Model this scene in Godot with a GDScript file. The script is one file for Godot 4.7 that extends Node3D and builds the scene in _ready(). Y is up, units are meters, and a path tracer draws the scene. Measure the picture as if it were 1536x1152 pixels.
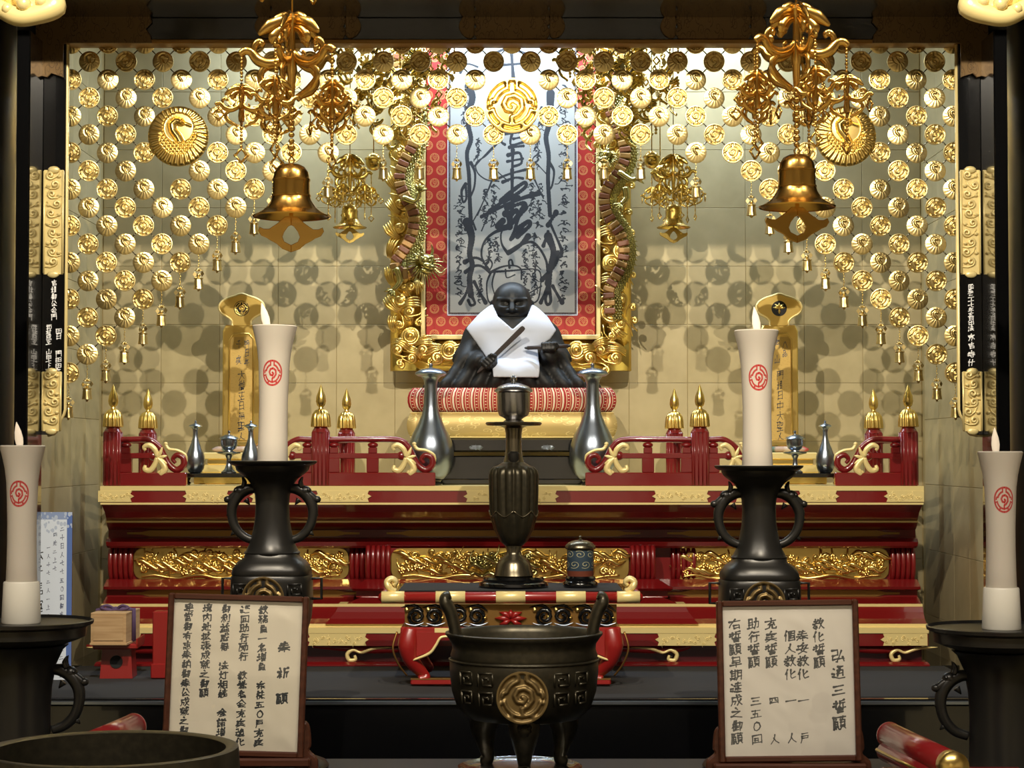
extends Node3D
# A temple altar seen through a hanging gilt curtain. Metres, y up; the curtain hangs in the plane z = 0 and the eye is at z = 6.

const EYE := Vector3(0, 1.4, 6.0)
const FOCAL := 3000.0
const TILT := 0.03466

var M := {}
var taken := {}
var rng := RandomNumberGenerator.new()

# ---------------------------------------------------------------- naming
func numbered(n: String) -> String:
	if not taken.has(n):
		taken[n] = 0
		return n
	taken[n] += 1
	return "%s_%03d" % [n, taken[n]]

func tag(o: Node, label: String, category: String, group := "") -> void:
	o.set_meta("label", label)
	o.set_meta("category", category)
	if group != "":
		o.set_meta("group", group)

func thing(called: String, label: String, category: String, at := Vector3.ZERO, turn := 0.0, group := "") -> Node3D:
	var o := Node3D.new()
	o.name = numbered(called)
	add_child(o)
	o.position = at
	o.rotation.y = turn
	tag(o, label, category, group)
	return o

func part(called: String, mesh: Mesh, m: Material, parent: Node, xf := Transform3D()) -> MeshInstance3D:
	var o := MeshInstance3D.new()
	o.name = called
	o.mesh = mesh
	o.material_override = m
	o.transform = xf
	parent.add_child(o, true)
	return o

func struct(called: String, mesh: Mesh, m: Material, at := Vector3.ZERO) -> MeshInstance3D:
	var o := part(called, mesh, m, self, Transform3D(Basis(), at))
	o.set_meta("kind", "structure")
	return o

func copy(o: Node3D, at: Vector3, turn: float, label: String) -> Node3D:
	var c: Node3D = o.duplicate()
	c.name = numbered(String(o.name).rstrip("0123456789").trim_suffix("_"))
	add_child(c)
	c.position = at
	c.rotation.y = turn
	c.set_meta("label", label)
	return c

# a place in the room read off the photograph: column, row, and how far it stands from the eye
func spot(px: float, py: float, depth: float) -> Vector3:
	var u := (px - 768.0) / FOCAL
	var v := (576.0 - py) / FOCAL
	var k := depth / (cos(TILT) - v * sin(TILT))
	return Vector3(u * k, EYE.y + k * (v * cos(TILT) + sin(TILT)), EYE.z - depth)

func move(x: float, y: float, z: float) -> Transform3D:
	return Transform3D(Basis(), Vector3(x, y, z))

func trs(at: Vector3, euler: Vector3, s := Vector3.ONE) -> Transform3D:
	return Transform3D(Basis.from_euler(euler) * Basis.from_scale(s), at)

# ---------------------------------------------------------------- mesh helpers
func begin() -> SurfaceTool:
	var st := SurfaceTool.new()
	st.begin(Mesh.PRIMITIVE_TRIANGLES)
	st.set_smooth_group(0)
	return st

func done(st: SurfaceTool) -> ArrayMesh:
	st.generate_normals()
	return st.commit()

func tri(st: SurfaceTool, a: Vector3, b: Vector3, c: Vector3, xf: Transform3D) -> void:
	if xf.basis.determinant() < 0.0:
		st.add_vertex(xf * a); st.add_vertex(xf * c); st.add_vertex(xf * b)
	else:
		st.add_vertex(xf * a); st.add_vertex(xf * b); st.add_vertex(xf * c)

func out_tri(st: SurfaceTool, a: Vector3, b: Vector3, c: Vector3, mid: Vector3, xf: Transform3D) -> void:
	# clockwise as seen from outside
	if (b - a).cross(c - a).dot((a + b + c) / 3.0 - mid) > 0.0:
		tri(st, a, c, b, xf)
	else:
		tri(st, a, b, c, xf)

func add_box(st: SurfaceTool, at: Vector3, size: Vector3, bevel := 0.002, xf := Transform3D()) -> void:
	st.set_smooth_group(-1)
	var h := size * 0.5
	bevel = minf(bevel, 0.45 * minf(h.x, minf(h.y, h.z)))
	var p := {}
	for sx in [-1, 1]:
		for sy in [-1, 1]:
			for sz in [-1, 1]:
				var s := Vector3(sx, sy, sz)
				for ax in 3:
					var v := h - Vector3.ONE * bevel
					v[ax] = h[ax]
					p[[sx, sy, sz, ax]] = at + v * s
	for ax in 3:
		var b := (ax + 1) % 3
		var c := (ax + 2) % 3
		for e in [-1, 1]:
			var q := []
			for k in [[-1, -1], [1, -1], [1, 1], [-1, 1]]:
				var key := [0, 0, 0, ax]
				key[ax] = e
				key[b] = k[0]
				key[c] = k[1]
				q.append(p[key])
			out_tri(st, q[0], q[1], q[2], at, xf)
			out_tri(st, q[0], q[2], q[3], at, xf)
	if bevel > 0.0:
		for ax in 3:
			var b := (ax + 1) % 3
			var c := (ax + 2) % 3
			for sb in [-1, 1]:
				for sc in [-1, 1]:
					var q := []
					for k in [[-1, b], [1, b], [1, c], [-1, c]]:
						var key := [0, 0, 0, k[1]]
						key[ax] = k[0]
						key[b] = sb
						key[c] = sc
						q.append(p[key])
					out_tri(st, q[0], q[1], q[2], at, xf)
					out_tri(st, q[0], q[2], q[3], at, xf)
		for sx in [-1, 1]:
			for sy in [-1, 1]:
				for sz in [-1, 1]:
					out_tri(st, p[[sx, sy, sz, 0]], p[[sx, sy, sz, 1]], p[[sx, sy, sz, 2]], at, xf)

func box(size: Vector3, bevel := 0.002) -> ArrayMesh:
	var st := begin()
	add_box(st, Vector3.ZERO, size, bevel)
	return done(st)

# rows of points, a quad between neighbours; first row below, points running anticlockwise seen from above
func add_grid(st: SurfaceTool, rows: Array, xf := Transform3D(), uv := false) -> void:
	var n := rows.size()
	var flip := xf.basis.determinant() < 0.0
	for i in n - 1:
		var lo: PackedVector3Array = rows[i]
		var hi: PackedVector3Array = rows[i + 1]
		var m := lo.size()
		for j in m - 1:
			var q := [lo[j], lo[j + 1], hi[j + 1], lo[j], hi[j + 1], hi[j]]
			var t := []
			if uv:
				var u0 := float(j) / (m - 1)
				var u1 := float(j + 1) / (m - 1)
				var v0 := 1.0 - float(i) / (n - 1)
				var v1 := 1.0 - float(i + 1) / (n - 1)
				t = [Vector2(u0, v0), Vector2(u1, v0), Vector2(u1, v1), Vector2(u0, v0), Vector2(u1, v1), Vector2(u0, v1)]
			for k in ([0, 2, 1, 3, 5, 4] if flip else [0, 1, 2, 3, 4, 5]):
				if uv:
					st.set_uv(t[k])
				st.add_vertex(xf * q[k])

func add_lathe(st: SurfaceTool, prof: Array, s := 1.0, seg := 32, xf := Transform3D(), flute := 0, depth := 0.0, power := 2.0, uv := false) -> void:
	# prof: [radius, height] from the bottom up; flute: number of lobes cut depth deep; power > 2 squares the plan
	var ring := func(k: int) -> PackedVector3Array:
		var r: float = prof[k][0] * s
		var y: float = prof[k][1] * s
		var d: float = prof[k][2] if prof[k].size() > 2 else 1.0
		var a := PackedVector3Array()
		for j in seg + 1:
			var t := TAU * j / seg
			var rr := r
			if flute > 0:
				rr *= 1.0 - depth * d * pow(absf(cos(t * flute * 0.5)), 5.0)
			if power != 2.0:
				rr /= pow(pow(absf(cos(t)), power) + pow(absf(sin(t)), power), 1.0 / power)
			a.append(Vector3(rr * cos(t), y, rr * sin(t)))
		return a
	var group := 1
	var n := prof.size()
	for i in n - 1:
		if i > 0:
			var d0 := Vector2(prof[i][0] - prof[i - 1][0], prof[i][1] - prof[i - 1][1])
			var d1 := Vector2(prof[i + 1][0] - prof[i][0], prof[i + 1][1] - prof[i][1])
			if absf(d0.angle_to(d1)) > 0.75:
				group += 1
		st.set_smooth_group(group)
		var lo: PackedVector3Array = ring.call(i)
		var hi: PackedVector3Array = ring.call(i + 1)
		if uv:
			var flip := xf.basis.determinant() < 0.0
			for j in seg:
				var q := [lo[j], lo[j + 1], hi[j + 1], lo[j], hi[j + 1], hi[j]]
				var u0 := 1.0 - float(j) / seg
				var u1 := 1.0 - float(j + 1) / seg
				var v0: float = 1.0 - float(prof[i][1] - prof[0][1]) / (prof[n - 1][1] - prof[0][1])
				var v1: float = 1.0 - float(prof[i + 1][1] - prof[0][1]) / (prof[n - 1][1] - prof[0][1])
				var t := [Vector2(u0, v0), Vector2(u1, v0), Vector2(u1, v1), Vector2(u0, v0), Vector2(u1, v1), Vector2(u0, v1)]
				for k in ([0, 2, 1, 3, 5, 4] if flip else [0, 1, 2, 3, 4, 5]):
					st.set_uv(t[k])
					st.add_vertex(xf * q[k])
		else:
			add_grid(st, [lo, hi], xf)

func lathe(prof: Array, s := 1.0, seg := 32, flute := 0, depth := 0.0, power := 2.0) -> ArrayMesh:
	var st := begin()
	add_lathe(st, prof, s, seg, Transform3D(), flute, depth, power)
	return done(st)

func smooth_path(pts: Array, per := 6) -> Array:
	# Catmull-Rom through the points
	var res := []
	var n := pts.size()
	for i in n - 1:
		var a: Vector3 = pts[maxi(i - 1, 0)]
		var b: Vector3 = pts[i]
		var c: Vector3 = pts[i + 1]
		var d: Vector3 = pts[mini(i + 2, n - 1)]
		for k in per:
			var t := float(k) / per
			res.append(0.5 * (2.0 * b + (c - a) * t + (2.0 * a - 5.0 * b + 4.0 * c - d) * t * t + (3.0 * b - a - 3.0 * c + d) * t * t * t))
	res.append(pts[n - 1])
	return res

func add_tube(st: SurfaceTool, pts: Array, radii: Array, seg := 8, xf := Transform3D(), flat := 1.0) -> void:
	# radii: one, or a list spread along the path; flat < 1 thins the tube along z
	st.set_smooth_group(3)
	var n := pts.size()
	var rows := []
	var nrm := Vector3.ZERO
	for i in n:
		var t: Vector3 = (pts[mini(i + 1, n - 1)] - pts[maxi(i - 1, 0)]).normalized()
		if nrm == Vector3.ZERO:
			nrm = t.cross(Vector3(0, 0, 1) if absf(t.z) < 0.9 else Vector3(1, 0, 0)).normalized()
		else:
			nrm = (nrm - t * nrm.dot(t)).normalized()
		var bi := nrm.cross(t)
		var f := float(i) / (n - 1) * (radii.size() - 1)
		var r: float = lerpf(radii[int(f)], radii[mini(int(f) + 1, radii.size() - 1)], f - int(f))
		var ring := PackedVector3Array()
		for j in seg + 1:
			var a := TAU * j / seg
			var o := (nrm * cos(a) + bi * sin(a)) * r
			o.z *= flat
			ring.append(pts[i] + o)
		if i == 0:
			rows.append(_point_ring(pts[0], seg))
		rows.append(ring)
	rows.append(_point_ring(pts[n - 1], seg))
	add_grid(st, rows, xf)

func _point_ring(p: Vector3, seg: int) -> PackedVector3Array:
	var a := PackedVector3Array()
	for j in seg + 1:
		a.append(p)
	return a

func tube(pts: Array, radii: Array, seg := 8, flat := 1.0) -> ArrayMesh:
	var st := begin()
	add_tube(st, pts, radii, seg, Transform3D(), flat)
	return done(st)

func add_ball(st: SurfaceTool, at: Vector3, r: Vector3, seg := 12, xf := Transform3D()) -> void:
	var prof := []
	var n := maxi(4, seg / 2)
	for i in n + 1:
		var a := -PI / 2 + PI * i / n
		prof.append([cos(a), sin(a)])
	add_lathe(st, prof, 1.0, seg, xf * Transform3D(Basis.from_scale(r), at))

# a flat outline with thickness, its rim bevelled; lies in the xy plane, front towards +z
func add_plate(st: SurfaceTool, poly: PackedVector2Array, thick: float, bevel := 0.0, xf := Transform3D()) -> void:
	st.set_smooth_group(-1)
	var ccw := 0.0
	var n := poly.size()
	for i in n:
		ccw += poly[i].cross(poly[(i + 1) % n])
	if ccw < 0.0:
		poly.reverse()
	var inner := PackedVector2Array()
	for i in n:
		var e0 := (poly[i] - poly[(i + n - 1) % n]).normalized()
		var e1 := (poly[(i + 1) % n] - poly[i]).normalized()
		var nn := (e0 + e1).normalized()
		inner.append(poly[i] + Vector2(-nn.y, nn.x) * bevel)
	var h := thick * 0.5
	var idx := Geometry2D.triangulate_polygon(inner)
	if idx.is_empty():
		inner = poly.duplicate()
		idx = Geometry2D.triangulate_polygon(poly)
	for k in range(0, idx.size(), 3):
		var a := inner[idx[k]]
		var b := inner[idx[k + 1]]
		var c := inner[idx[k + 2]]
		if (b - a).cross(c - a) > 0.0:
			var s := b
			b = c
			c = s
		tri(st, Vector3(a.x, a.y, h), Vector3(b.x, b.y, h), Vector3(c.x, c.y, h), xf)
		tri(st, Vector3(a.x, a.y, -h), Vector3(c.x, c.y, -h), Vector3(b.x, b.y, -h), xf)
	for i in n:
		var j := (i + 1) % n
		var z := h - bevel
		var p0 := Vector3(poly[i].x, poly[i].y, 0)
		var p1 := Vector3(poly[j].x, poly[j].y, 0)
		var q0 := Vector3(inner[i].x, inner[i].y, 0)
		var q1 := Vector3(inner[j].x, inner[j].y, 0)
		for pair in [[p0, p1, -z, z, p0, p1], [p0, p1, z, h, q0, q1], [q0, q1, -h, -z, p0, p1]]:
			var a: Vector3 = pair[0] + Vector3(0, 0, pair[2])
			var b: Vector3 = pair[1] + Vector3(0, 0, pair[2])
			var c: Vector3 = pair[5] + Vector3(0, 0, pair[3])
			var d: Vector3 = pair[4] + Vector3(0, 0, pair[3])
			tri(st, a, c, b, xf)
			tri(st, a, d, c, xf)

func plate(poly: PackedVector2Array, thick: float, bevel := 0.0) -> ArrayMesh:
	var st := begin()
	add_plate(st, poly, thick, bevel)
	return done(st)

func outline(pts: Array, s := 1.0, per := 5) -> PackedVector2Array:
	# closed smooth outline through [x, y] points
	var res := PackedVector2Array()
	var n := pts.size()
	for i in n:
		var q := []
		for k in 4:
			var p: Array = pts[(i + k - 1 + n) % n]
			q.append(Vector2(p[0], p[1]) * s)
		for k in per:
			res.append(q[1].cubic_interpolate(q[2], q[0], q[3], float(k) / per))
	return res

# a moulding that runs round a rectangle: prof is [outwards, height] from the bottom up
func add_rect(st: SurfaceTool, prof: Array, w: float, d: float, xf := Transform3D(), cap := true) -> void:
	st.set_smooth_group(-1)
	var rows := []
	for p in prof:
		var x: float = w + p[0]
		var z: float = d + p[0]
		rows.append(PackedVector3Array([Vector3(x, p[1], -z), Vector3(x, p[1], z), Vector3(-x, p[1], z), Vector3(-x, p[1], -z), Vector3(x, p[1], -z)]))
	if cap:
		rows.push_front(_point_ring(Vector3(0, prof[0][1], 0), 4))
		rows.append(_point_ring(Vector3(0, prof[-1][1], 0), 4))
	add_grid(st, rows, xf)

func rect(prof: Array, w: float, d: float) -> ArrayMesh:
	var st := begin()
	add_rect(st, prof, w, d)
	return done(st)

# a round relief: height(x, y) in the unit disc, front towards +z
func relief_disc(r: float, depth: float, rings: int, seg: int, height: Callable, thick := 0.004) -> ArrayMesh:
	var st := begin()
	var rows := []
	for i in rings + 1:
		var row := PackedVector3Array()
		var q := float(i) / rings
		for j in seg + 1:
			var a := TAU * j / seg
			var x := q * cos(a)
			var y := q * sin(a)
			row.append(Vector3(x * r, y * r, depth * height.call(x, y)))
		rows.append(row)
	add_grid(st, rows)
	st.set_smooth_group(5)
	var rim: PackedVector3Array = rows[rings]
	var back := PackedVector3Array()
	for v in rim:
		back.append(Vector3(v.x, v.y, -thick))
	add_grid(st, [rim, back])
	st.set_smooth_group(6)
	add_grid(st, [back, _point_ring(Vector3(0, 0, -thick), seg)])
	return done(st)

# ---------------------------------------------------------------- the crest: a maze ring round a spiral with a stem
const SPIRAL := [[0.02, 0.02], [0.13, -0.05], [0.03, -0.2], [-0.19, -0.15], [-0.29, 0.06], [-0.17, 0.29], [0.08, 0.35], [0.33, 0.2], [0.37, -0.1], [0.2, -0.32], [0.0, -0.42], [0.0, -0.7]]

func crest(x: float, y: float, grow := 0.0) -> float:
	# 1 on the lines, 0 off them
	var r := sqrt(x * x + y * y)
	var a := rad_to_deg(atan2(y, x))
	if r > 1.0:
		return 0.0
	if r > 0.87 - grow:
		return 1.0
	var best := 9.0
	var p := Vector2(x, y)
	if r < 0.8:
		for i in SPIRAL.size() - 1:
			var s := Vector2(SPIRAL[i][0], SPIRAL[i][1])
			var e := Vector2(SPIRAL[i + 1][0], SPIRAL[i + 1][1])
			best = minf(best, p.distance_to(Geometry2D.get_closest_point_to_segment(p, s, e)))
	if best < 0.065 + grow:
		return 1.0
	var side := absf(90.0 - a) if a > -90.0 else absf(a + 270.0)  # degrees from straight up
	if side < 76.0 and side > 12.0 and absf(r - 0.62) < 0.06 + grow:
		return 1.0
	if y > 0.55 and absf(absf(x) - 0.17) < 0.055 + grow:
		return 1.0
	if side > 70.0 and side < 80.0 and r > 0.58 and r < 0.78:
		return 1.0
	if side > 76.0 and side < 92.0 and absf(r - 0.76) < 0.05 + grow:
		return 1.0
	if side > 98.0 and absf(r - 0.69) < 0.055 + grow:
		return 1.0
	if r > 0.69 and (absf(side - 150.0) < 6.0 or absf(side - 104.0) < 4.0):
		return 1.0
	return 0.0

func crest_relief(x: float, y: float) -> float:
	var h := 0.0
	for k in [[0.0, 0.0], [0.03, 0.0], [-0.03, 0.0], [0.0, 0.03], [0.0, -0.03], [0.022, 0.022], [-0.022, 0.022], [0.022, -0.022], [-0.022, -0.022]]:
		h += crest(x * 0.97 + k[0], y * 0.97 + k[1], 0.01)
	var r2 := x * x + y * y
	return smoothstep(0.0, 1.0, h / 9.0) * 0.72 + 0.28 * (1.0 - r2)

var small_crane := false
const CRANE_NECK := [[0.1, -0.25], [-0.02, -0.02], [-0.17, 0.2], [-0.2, 0.4], [-0.06, 0.52], [0.1, 0.47]]
func crane_relief(x: float, y: float) -> float:
	var r := sqrt(x * x + y * y)
	var p := Vector2(x, y)
	var h := (0.42 if small_crane else 0.5) * (1.0 - r * r)
	var d := 9.0
	for i in CRANE_NECK.size() - 1:
		d = minf(d, p.distance_to(Geometry2D.get_closest_point_to_segment(p, Vector2(CRANE_NECK[i][0], CRANE_NECK[i][1]), Vector2(CRANE_NECK[i + 1][0], CRANE_NECK[i + 1][1]))))
	var neck := clampf(1.0 - d / 0.13, 0.0, 1.0)
	var beak := clampf(1.0 - p.distance_to(Geometry2D.get_closest_point_to_segment(p, Vector2(0.1, 0.47), Vector2(0.42, 0.34))) / 0.05, 0.0, 1.0)
	var field := p.distance_to(Vector2(0.02, 0.28))
	if field < 0.5:
		return h * 0.6 + 0.75 * sqrt(neck) + 0.4 * beak
	var a := atan2(y - 0.1, x)
	if small_crane:
		return h + 0.12 + 0.1 * absf(sin(a * 8.0 + r * 2.0)) * clampf((1.02 - r) * 6.0, 0.0, 1.0)
	var wing := absf(sin(a * 17.0 + r * 2.0))
	if y < 0.1 and r < 0.62:
		wing = absf(sin(x * 24.0 + floor(y * 11.0) * 1.7)) * absf(sin(y * 34.0))
	return h + 0.25 + 0.55 * wing * clampf((1.02 - r) * 12.0, 0.0, 1.0)

# ---------------------------------------------------------------- materials
func mat(called: String, c: Color, rough := 0.6, metal := 0.0) -> StandardMaterial3D:
	var m := StandardMaterial3D.new()
	m.resource_name = called
	m.albedo_color = c
	m.roughness = rough
	m.metallic = metal
	M[called] = m
	return m

func noise_tex(freq: float, lo: Color, hi: Color, seed_: int, size := 512, kind := FastNoiseLite.TYPE_SIMPLEX_SMOOTH) -> NoiseTexture2D:
	var n := FastNoiseLite.new()
	n.seed = seed_
	n.noise_type = kind
	n.frequency = freq
	n.fractal_octaves = 4
	var t := NoiseTexture2D.new()
	t.width = size
	t.height = size
	t.seamless = true
	t.noise = n
	var g := Gradient.new()
	g.set_color(0, lo)
	g.set_color(1, hi)
	t.color_ramp = g
	return t

func tri_map(m: StandardMaterial3D, s: float, world := true) -> void:
	m.uv1_triplanar = true
	m.uv1_world_triplanar = world
	m.uv1_scale = Vector3(s, s, s)

func lacquer(m: StandardMaterial3D, coat := 0.8, rough := 0.08) -> void:
	m.clearcoat_enabled = true
	m.clearcoat = coat
	m.clearcoat_roughness = rough

func make_materials() -> void:
	var m := mat("gold_leaf", Color(0.735, 0.68, 0.525), 0.5, 0.3)
	m.albedo_texture = noise_tex(0.012, Color(0.92, 0.915, 0.9), Color(1, 1, 1), 3)
	tri_map(m, 1.3)
	m = mat("gold_leaf_pale", Color(0.75, 0.695, 0.54), 0.52, 0.3)
	m.albedo_texture = M.gold_leaf.albedo_texture
	tri_map(m, 1.1)
	m = mat("gold_leaf_deep", Color(0.72, 0.665, 0.505), 0.48, 0.32)
	m.albedo_texture = M.gold_leaf.albedo_texture
	tri_map(m, 1.5)
	mat("gold_seam", Color(0.68, 0.61, 0.43), 0.6, 0.3)
	mat("gold", Color(0.93, 0.81, 0.48), 0.28, 1.0)
	mat("gold_pale", Color(0.94, 0.86, 0.6), 0.34, 0.22)
	mat("gold_disc", Color(0.9, 0.81, 0.56), 0.32, 1.0)
	mat("gold_medal", Color(0.94, 0.82, 0.5), 0.28, 1.0)
	mat("gold_old", Color(0.62, 0.47, 0.26), 0.42, 0.9)
	mat("green_gold", Color(0.74, 0.71, 0.47), 0.26, 1.0)
	mat("brass", Color(0.86, 0.69, 0.36), 0.24, 1.0)
	mat("brass_pale", Color(0.86, 0.75, 0.42), 0.25, 1.0)
	mat("silver", Color(0.58, 0.62, 0.68), 0.28, 1.0)
	mat("pewter", Color(0.62, 0.62, 0.63), 0.26, 1.0)
	m = mat("bronze", Color(0.29, 0.27, 0.225), 0.36, 0.7)
	m.albedo_texture = noise_tex(0.03, Color(0.7, 0.72, 0.7), Color(1, 0.98, 0.93), 8)
	tri_map(m, 3.0, false)
	mat("bronze_dark", Color(0.2, 0.195, 0.185), 0.34, 0.7)
	mat("bronze_crest", Color(0.5, 0.42, 0.27), 0.42, 0.8)
	mat("bronze_bright", Color(0.45, 0.42, 0.35), 0.26, 0.9)
	lacquer(mat("red_lacquer", Color(0.46, 0.075, 0.085), 0.3))
	lacquer(mat("vermilion", Color(0.54, 0.085, 0.075), 0.4), 0.5, 0.15)
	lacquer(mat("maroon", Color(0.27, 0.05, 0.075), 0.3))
	lacquer(mat("black_lacquer", Color(0.022, 0.023, 0.028), 0.22), 0.9, 0.05)
	mat("black_wood", Color(0.03, 0.03, 0.035), 0.5)
	mat("black_column", Color(0.022, 0.024, 0.03), 0.3)
	m = mat("black_cloth", Color(0.105, 0.108, 0.12), 0.95)
	m.rim_enabled = true
	m.rim = 0.2
	m = mat("white_cloth", Color(0.8, 0.83, 0.9), 0.9)
	m = mat("wax", Color(0.77, 0.735, 0.68), 0.5)
	m.subsurf_scatter_enabled = true
	m.subsurf_scatter_strength = 0.04
	mat("white_plastic", Color(0.88, 0.86, 0.8), 0.35)
	m = mat("statue_black", Color(0.06, 0.064, 0.078), 0.5)
	m = mat("statue_robe", Color(0.038, 0.038, 0.044), 0.6)
	mat("stick_wood", Color(0.2, 0.16, 0.15), 0.55)
	m = mat("pale_wood", Color(0.78, 0.66, 0.5), 0.6)
	m.albedo_texture = grain(256, 128, Color(0.8, 0.75, 0.68), Color(1, 1, 1), 5)
	m = mat("brown_wood", Color(0.36, 0.2, 0.13), 0.35)
	m.albedo_texture = grain(256, 256, Color(0.6, 0.55, 0.5), Color(1, 1, 1), 9)
	tri_map(m, 2.5, false)
	mat("purple_cord", Color(0.33, 0.25, 0.38), 0.85)
	mat("belly", Color(0.48, 0.28, 0.17), 0.45, 0.0)
	mat("belly_gold", Color(0.62, 0.47, 0.26), 0.4, 0.3)
	mat("ink", Color(0.05, 0.05, 0.055), 0.6)
	m = mat("floor_dark", Color(0.07, 0.07, 0.075), 0.7)
	mat("plaster", Color(0.82, 0.79, 0.73), 0.9)
	mat("ceiling_wood", Color(0.55, 0.45, 0.33), 0.8)
	mat("tatami", Color(0.5, 0.46, 0.33), 0.9)
	m = mat("glass", Color(0.9, 0.95, 0.95, 0.02), 0.03)
	m.transparency = BaseMaterial3D.TRANSPARENCY_ALPHA

func grain(w: int, h: int, lo: Color, hi: Color, seed_: int) -> ImageTexture:
	var n := FastNoiseLite.new()
	n.seed = seed_
	n.frequency = 0.02
	var im := Image.create_empty(w, h, false, Image.FORMAT_RGB8)
	for y in h:
		for x in w:
			var k := 0.5 + 0.5 * n.get_noise_2d(x * 0.25, y * 4.0)
			im.set_pixel(x, y, lo.lerp(hi, clampf(k, 0, 1)))
	return ImageTexture.create_from_image(im)

# ---------------------------------------------------------------- brush writing
# strokes on a ten by ten grid, x then y, top left first; a word token places a component in a box x0 y0 x1 y1
const COMP := {
	"nin": "7014 4349", "gyo": "7023 7316 5559", "tsuchi": "1484 5157 0897", "te": "1383 515949 0775", "ki": "0393 5059 5308 5398",
	"mizu": "2142 1334 0936", "hi": "1324 8364 504719 5799", "ito": "5023 2363 6325 1575 4559 2718 6788", "gon": "4051 0292 2474 2676 2829 287879 2979",
	"yumi": "108084 1484 1417 17877959", "ryoku": "13939868 504519", "kuchi": "1218 128288 1787", "nichi": "2029 208089 2484 2888",
	"kai": "2027 208087 2383 2585 2787 3819 6899", "shime": "4052 137308 4549 5678", "sin": "1122 052518 07385999", "u": "5043 1518 159578",
	"kin": "8021 212609 2494 6469", "kao": "0090 5032 1217 128287 1484 1686 3709 6799", "hara": "0090 100709 5133 3337 337377 3575 3777 5759 3829 7799",
	"ho": "3004 2292 724609 245799", "kyo": "2272 4044 0494 8107 366657 575949 2878", "mu": "108041 3253 048473 5359 5308",
	"so": "2031 8071 1216 128286 5256 1484 1686 2729 277779 2878 2979", "shi": "2171 0494 5459 2618 7698", "soto": "1282 5058 0595 5878 3609 2799",
	"sen": "311336 613366 913396", "furu": "5032 4349 7071 4393 4595 4797 4999 7379", "nogi": "8021 0393 5059 5308 5398", "katsu": "1018 105058 1353 1555 0868",
}
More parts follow.
